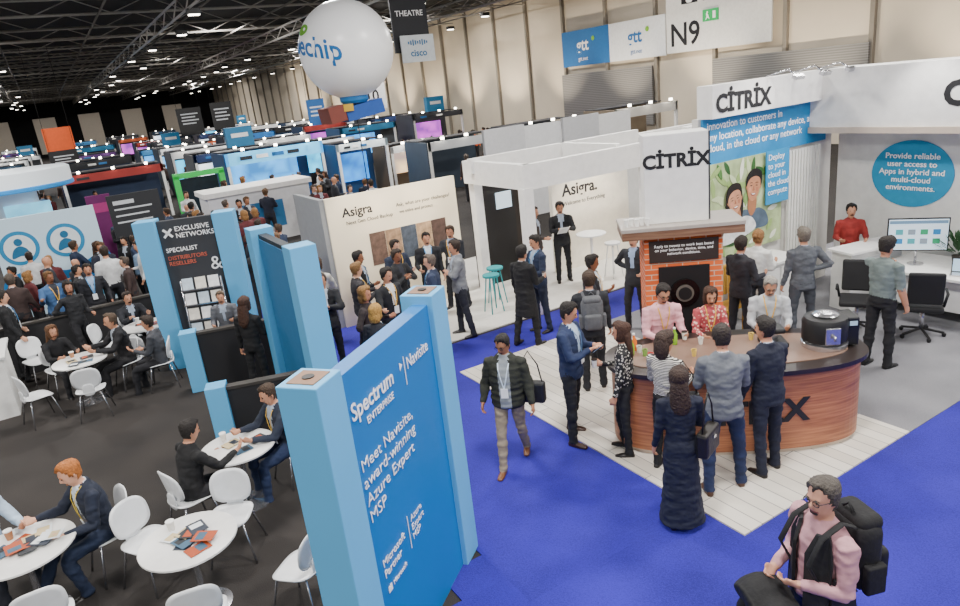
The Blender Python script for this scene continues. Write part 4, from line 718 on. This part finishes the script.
cv=[('#16171b','#17181c','short','#1a1310','black suit'),('#23304a','#1c1f2a','short','#3a2a1c','navy suit'),('#5c6068','#24262c','short','#241a14','grey blazer'),('#d0d2d4','#23252c','short','#2a1e16','white shirt'),('#1c1c20','#1a1a1e','long','#3b2416','black top'),('#3a2c2a','#1b1b20','receding','#4a4038','brown jacket'),('#7c96b4','#1f2230','short','#1b1511','pale blue shirt'),('#111114','#141418','short','#120e0c','black coat'),('#5a2428','#1c1c22','bob','#8a6236','dark red top'),('#2b2e36','#202228','bald','#1b1511','charcoal suit'),('#1b2030','#1b1c22','short','#5a4028','dark navy suit')]
for i,(c,b,hr,hc,dd) in enumerate(cv):
    VAR.append(P("person in %s standing in the exhibition crowd"%dd,0,0,0,1.75,top=c,bottom=b,hair=hr,hairc=hc,shirt='#a8b0bc',lod=2,kind='jacket' if c!='#d0d2d4' else 'shirt',arms=[('hold','down'),('cross','cross'),('down','down')][i%3],group="people in the exhibition crowd",skin=['#c08a6c','#a87254','#cf9c80'][i%3]))
ORG=P("person in orange top standing in the exhibition crowd",0,0,0,1.75,top='#e05a1a',shirt='#e05a1a',bottom='#1c1c22',lod=2,kind='shirt',group="people in the exhibition crowd")
bpy.context.view_layer.update()
dg=bpy.context.evaluated_depsgraph_get()
done=[(q,bpy.data.meshes.new_from_object(q[0].evaluated_get(dg))) for q in QUEUE]
for (o,V,Fc,TG,ms,lod),me in done:
    o.modifiers.clear(); o.data=me; me.name="person"; me.materials.clear()
    for m in ms: me.materials.append(m)
    bv=BVHTree.FromPolygons(V,Fc); idx=[]; cloth=set()
    for p in me.polygons:
        r=bv.find_nearest(p.center); tg=TG[r[2]] if r[2] is not None else 1; idx.append(tg)
        if tg in(1,3): cloth.update(p.vertices)
    if lod<2:
        nr=[v.normal.copy() for v in me.vertices]; off=Vector((o.location.x*3,o.location.y*3,0))
        for i in cloth:
            v=me.vertices[i]; c=v.co
            q=noise.noise(Vector((c.x*7,c.y*7,c.z*17))+off)*.011+noise.noise(Vector((c.x*20,c.y*20,c.z*34))+off)*.005
            v.co=c+nr[i]*q
    me.polygons.foreach_set("material_index",idx); me.polygons.foreach_set("use_smooth",[True]*len(idx)); me.update()
pts_=[(q[0].location.x,q[0].location.y) for q in QUEUE if "crowd" not in q[0]["label"]]
def ok(x,y,r=.6):
    if any(abs(x-a)<w/2+.4 and abs(y-b)<d/2+.4 for a,b,w,d in STN): return False
    return all((x-a)**2+(y-b)**2>r*r for a,b in pts_)
def place(x,y,src=None):
    v=src or random.choice(VAR); pts_.append((x,y)); s=random.uniform(.92,1.06)
    if v.get("used") is None: v["used"]=1; o=v
    else: o=dup(v,(x,y,0),0)
    o.location=(x,y,0); o.rotation_euler=(0,0,random.uniform(0,6.28)); o.scale=(s,s,s)
random.seed(11)
VQ=list(VAR)
def zone(n,x0,x1,y0,y1,src=None):
    for _ in range(n):
        for tr in range(20):
            x,y=random.uniform(x0,x1),random.uniform(y0,y1)
            if ok(x,y): place(x,y,src or (VQ.pop() if VQ else None)); break
zone(36,-1.4,2.8,16.2,19.4); zone(14,2.9,4.6,16,22); zone(46,-.5,9,20.8,28.5); zone(40,-1,14,32.8,48); zone(25,2,24,48,66); place(19,36,ORG); zone(26,16,22,33.5,37.5,ORG); zone(8,12,16,19,24)
for o in VQ: place(1,30.2,o)
for o in bpy.data.objects:
    for kk in("used","hz"):
        if kk in o.keys(): del o[kk]
# ------------------------------------------------------------------ light
def area(x,y,z,s,p,c=(1,.965,.92)):
    l=bpy.data.lights.new("hall_light",'AREA'); l.shape='SQUARE'; l.size=s; l.energy=p; l.color=c; o=bpy.data.objects.new("hall_light",l); COL.objects.link(o); o.location=(x,y,z)
for x in(-6,3,12,21):
    for y in(-6,3,12): area(x,y,9.4,1.4,880)
for x in(-4,10,22):
    for y in(26,44,66,92,120): area(x,y,9.4,1.2,1700)
def spot(loc,tgt,p,c=(1,.88,.7),ang=80):
    l=bpy.data.lights.new("stand_spot",'SPOT'); l.energy=p; l.color=c; l.spot_size=rad(ang); l.spot_blend=.8; l.shadow_soft_size=.12; o=bpy.data.objects.new("stand_spot",l); COL.objects.link(o); o.location=loc; o.rotation_euler=(Vector(tgt)-Vector(loc)).to_track_quat('-Z','Y').to_euler()
spot((4.8,11.6,3.1),(4.8,12.7,1.9),110); spot((5.7,11.6,3.1),(5.7,12.7,1.9),110); spot((6.6,11.6,3.1),(6.6,12.7,1.9),110); spot((10.3,10.9,2.5),(10.3,12.3,1.5),150); spot((9.8,6.2,4.6),(9.9,7.7,2.4),150,(1,.95,.88)); spot((10.9,5.6,4.4),(12.4,5.6,1.9),110,(1,.97,.93)); spot((5.6,3.4,5.2),(6.2,5,0.8),160,(1,.93,.85))
for y in range(13,95,6): spot((26.5,y,1),(30,y,7),1900,(1,.86,.66),75)
w=bpy.data.worlds.new("world"); SC.world=w; w.use_nodes=True; w.node_tree.nodes["Background"].inputs[0].default_value=(.85,.92,1,1); w.node_tree.nodes["Background"].inputs[1].default_value=.36
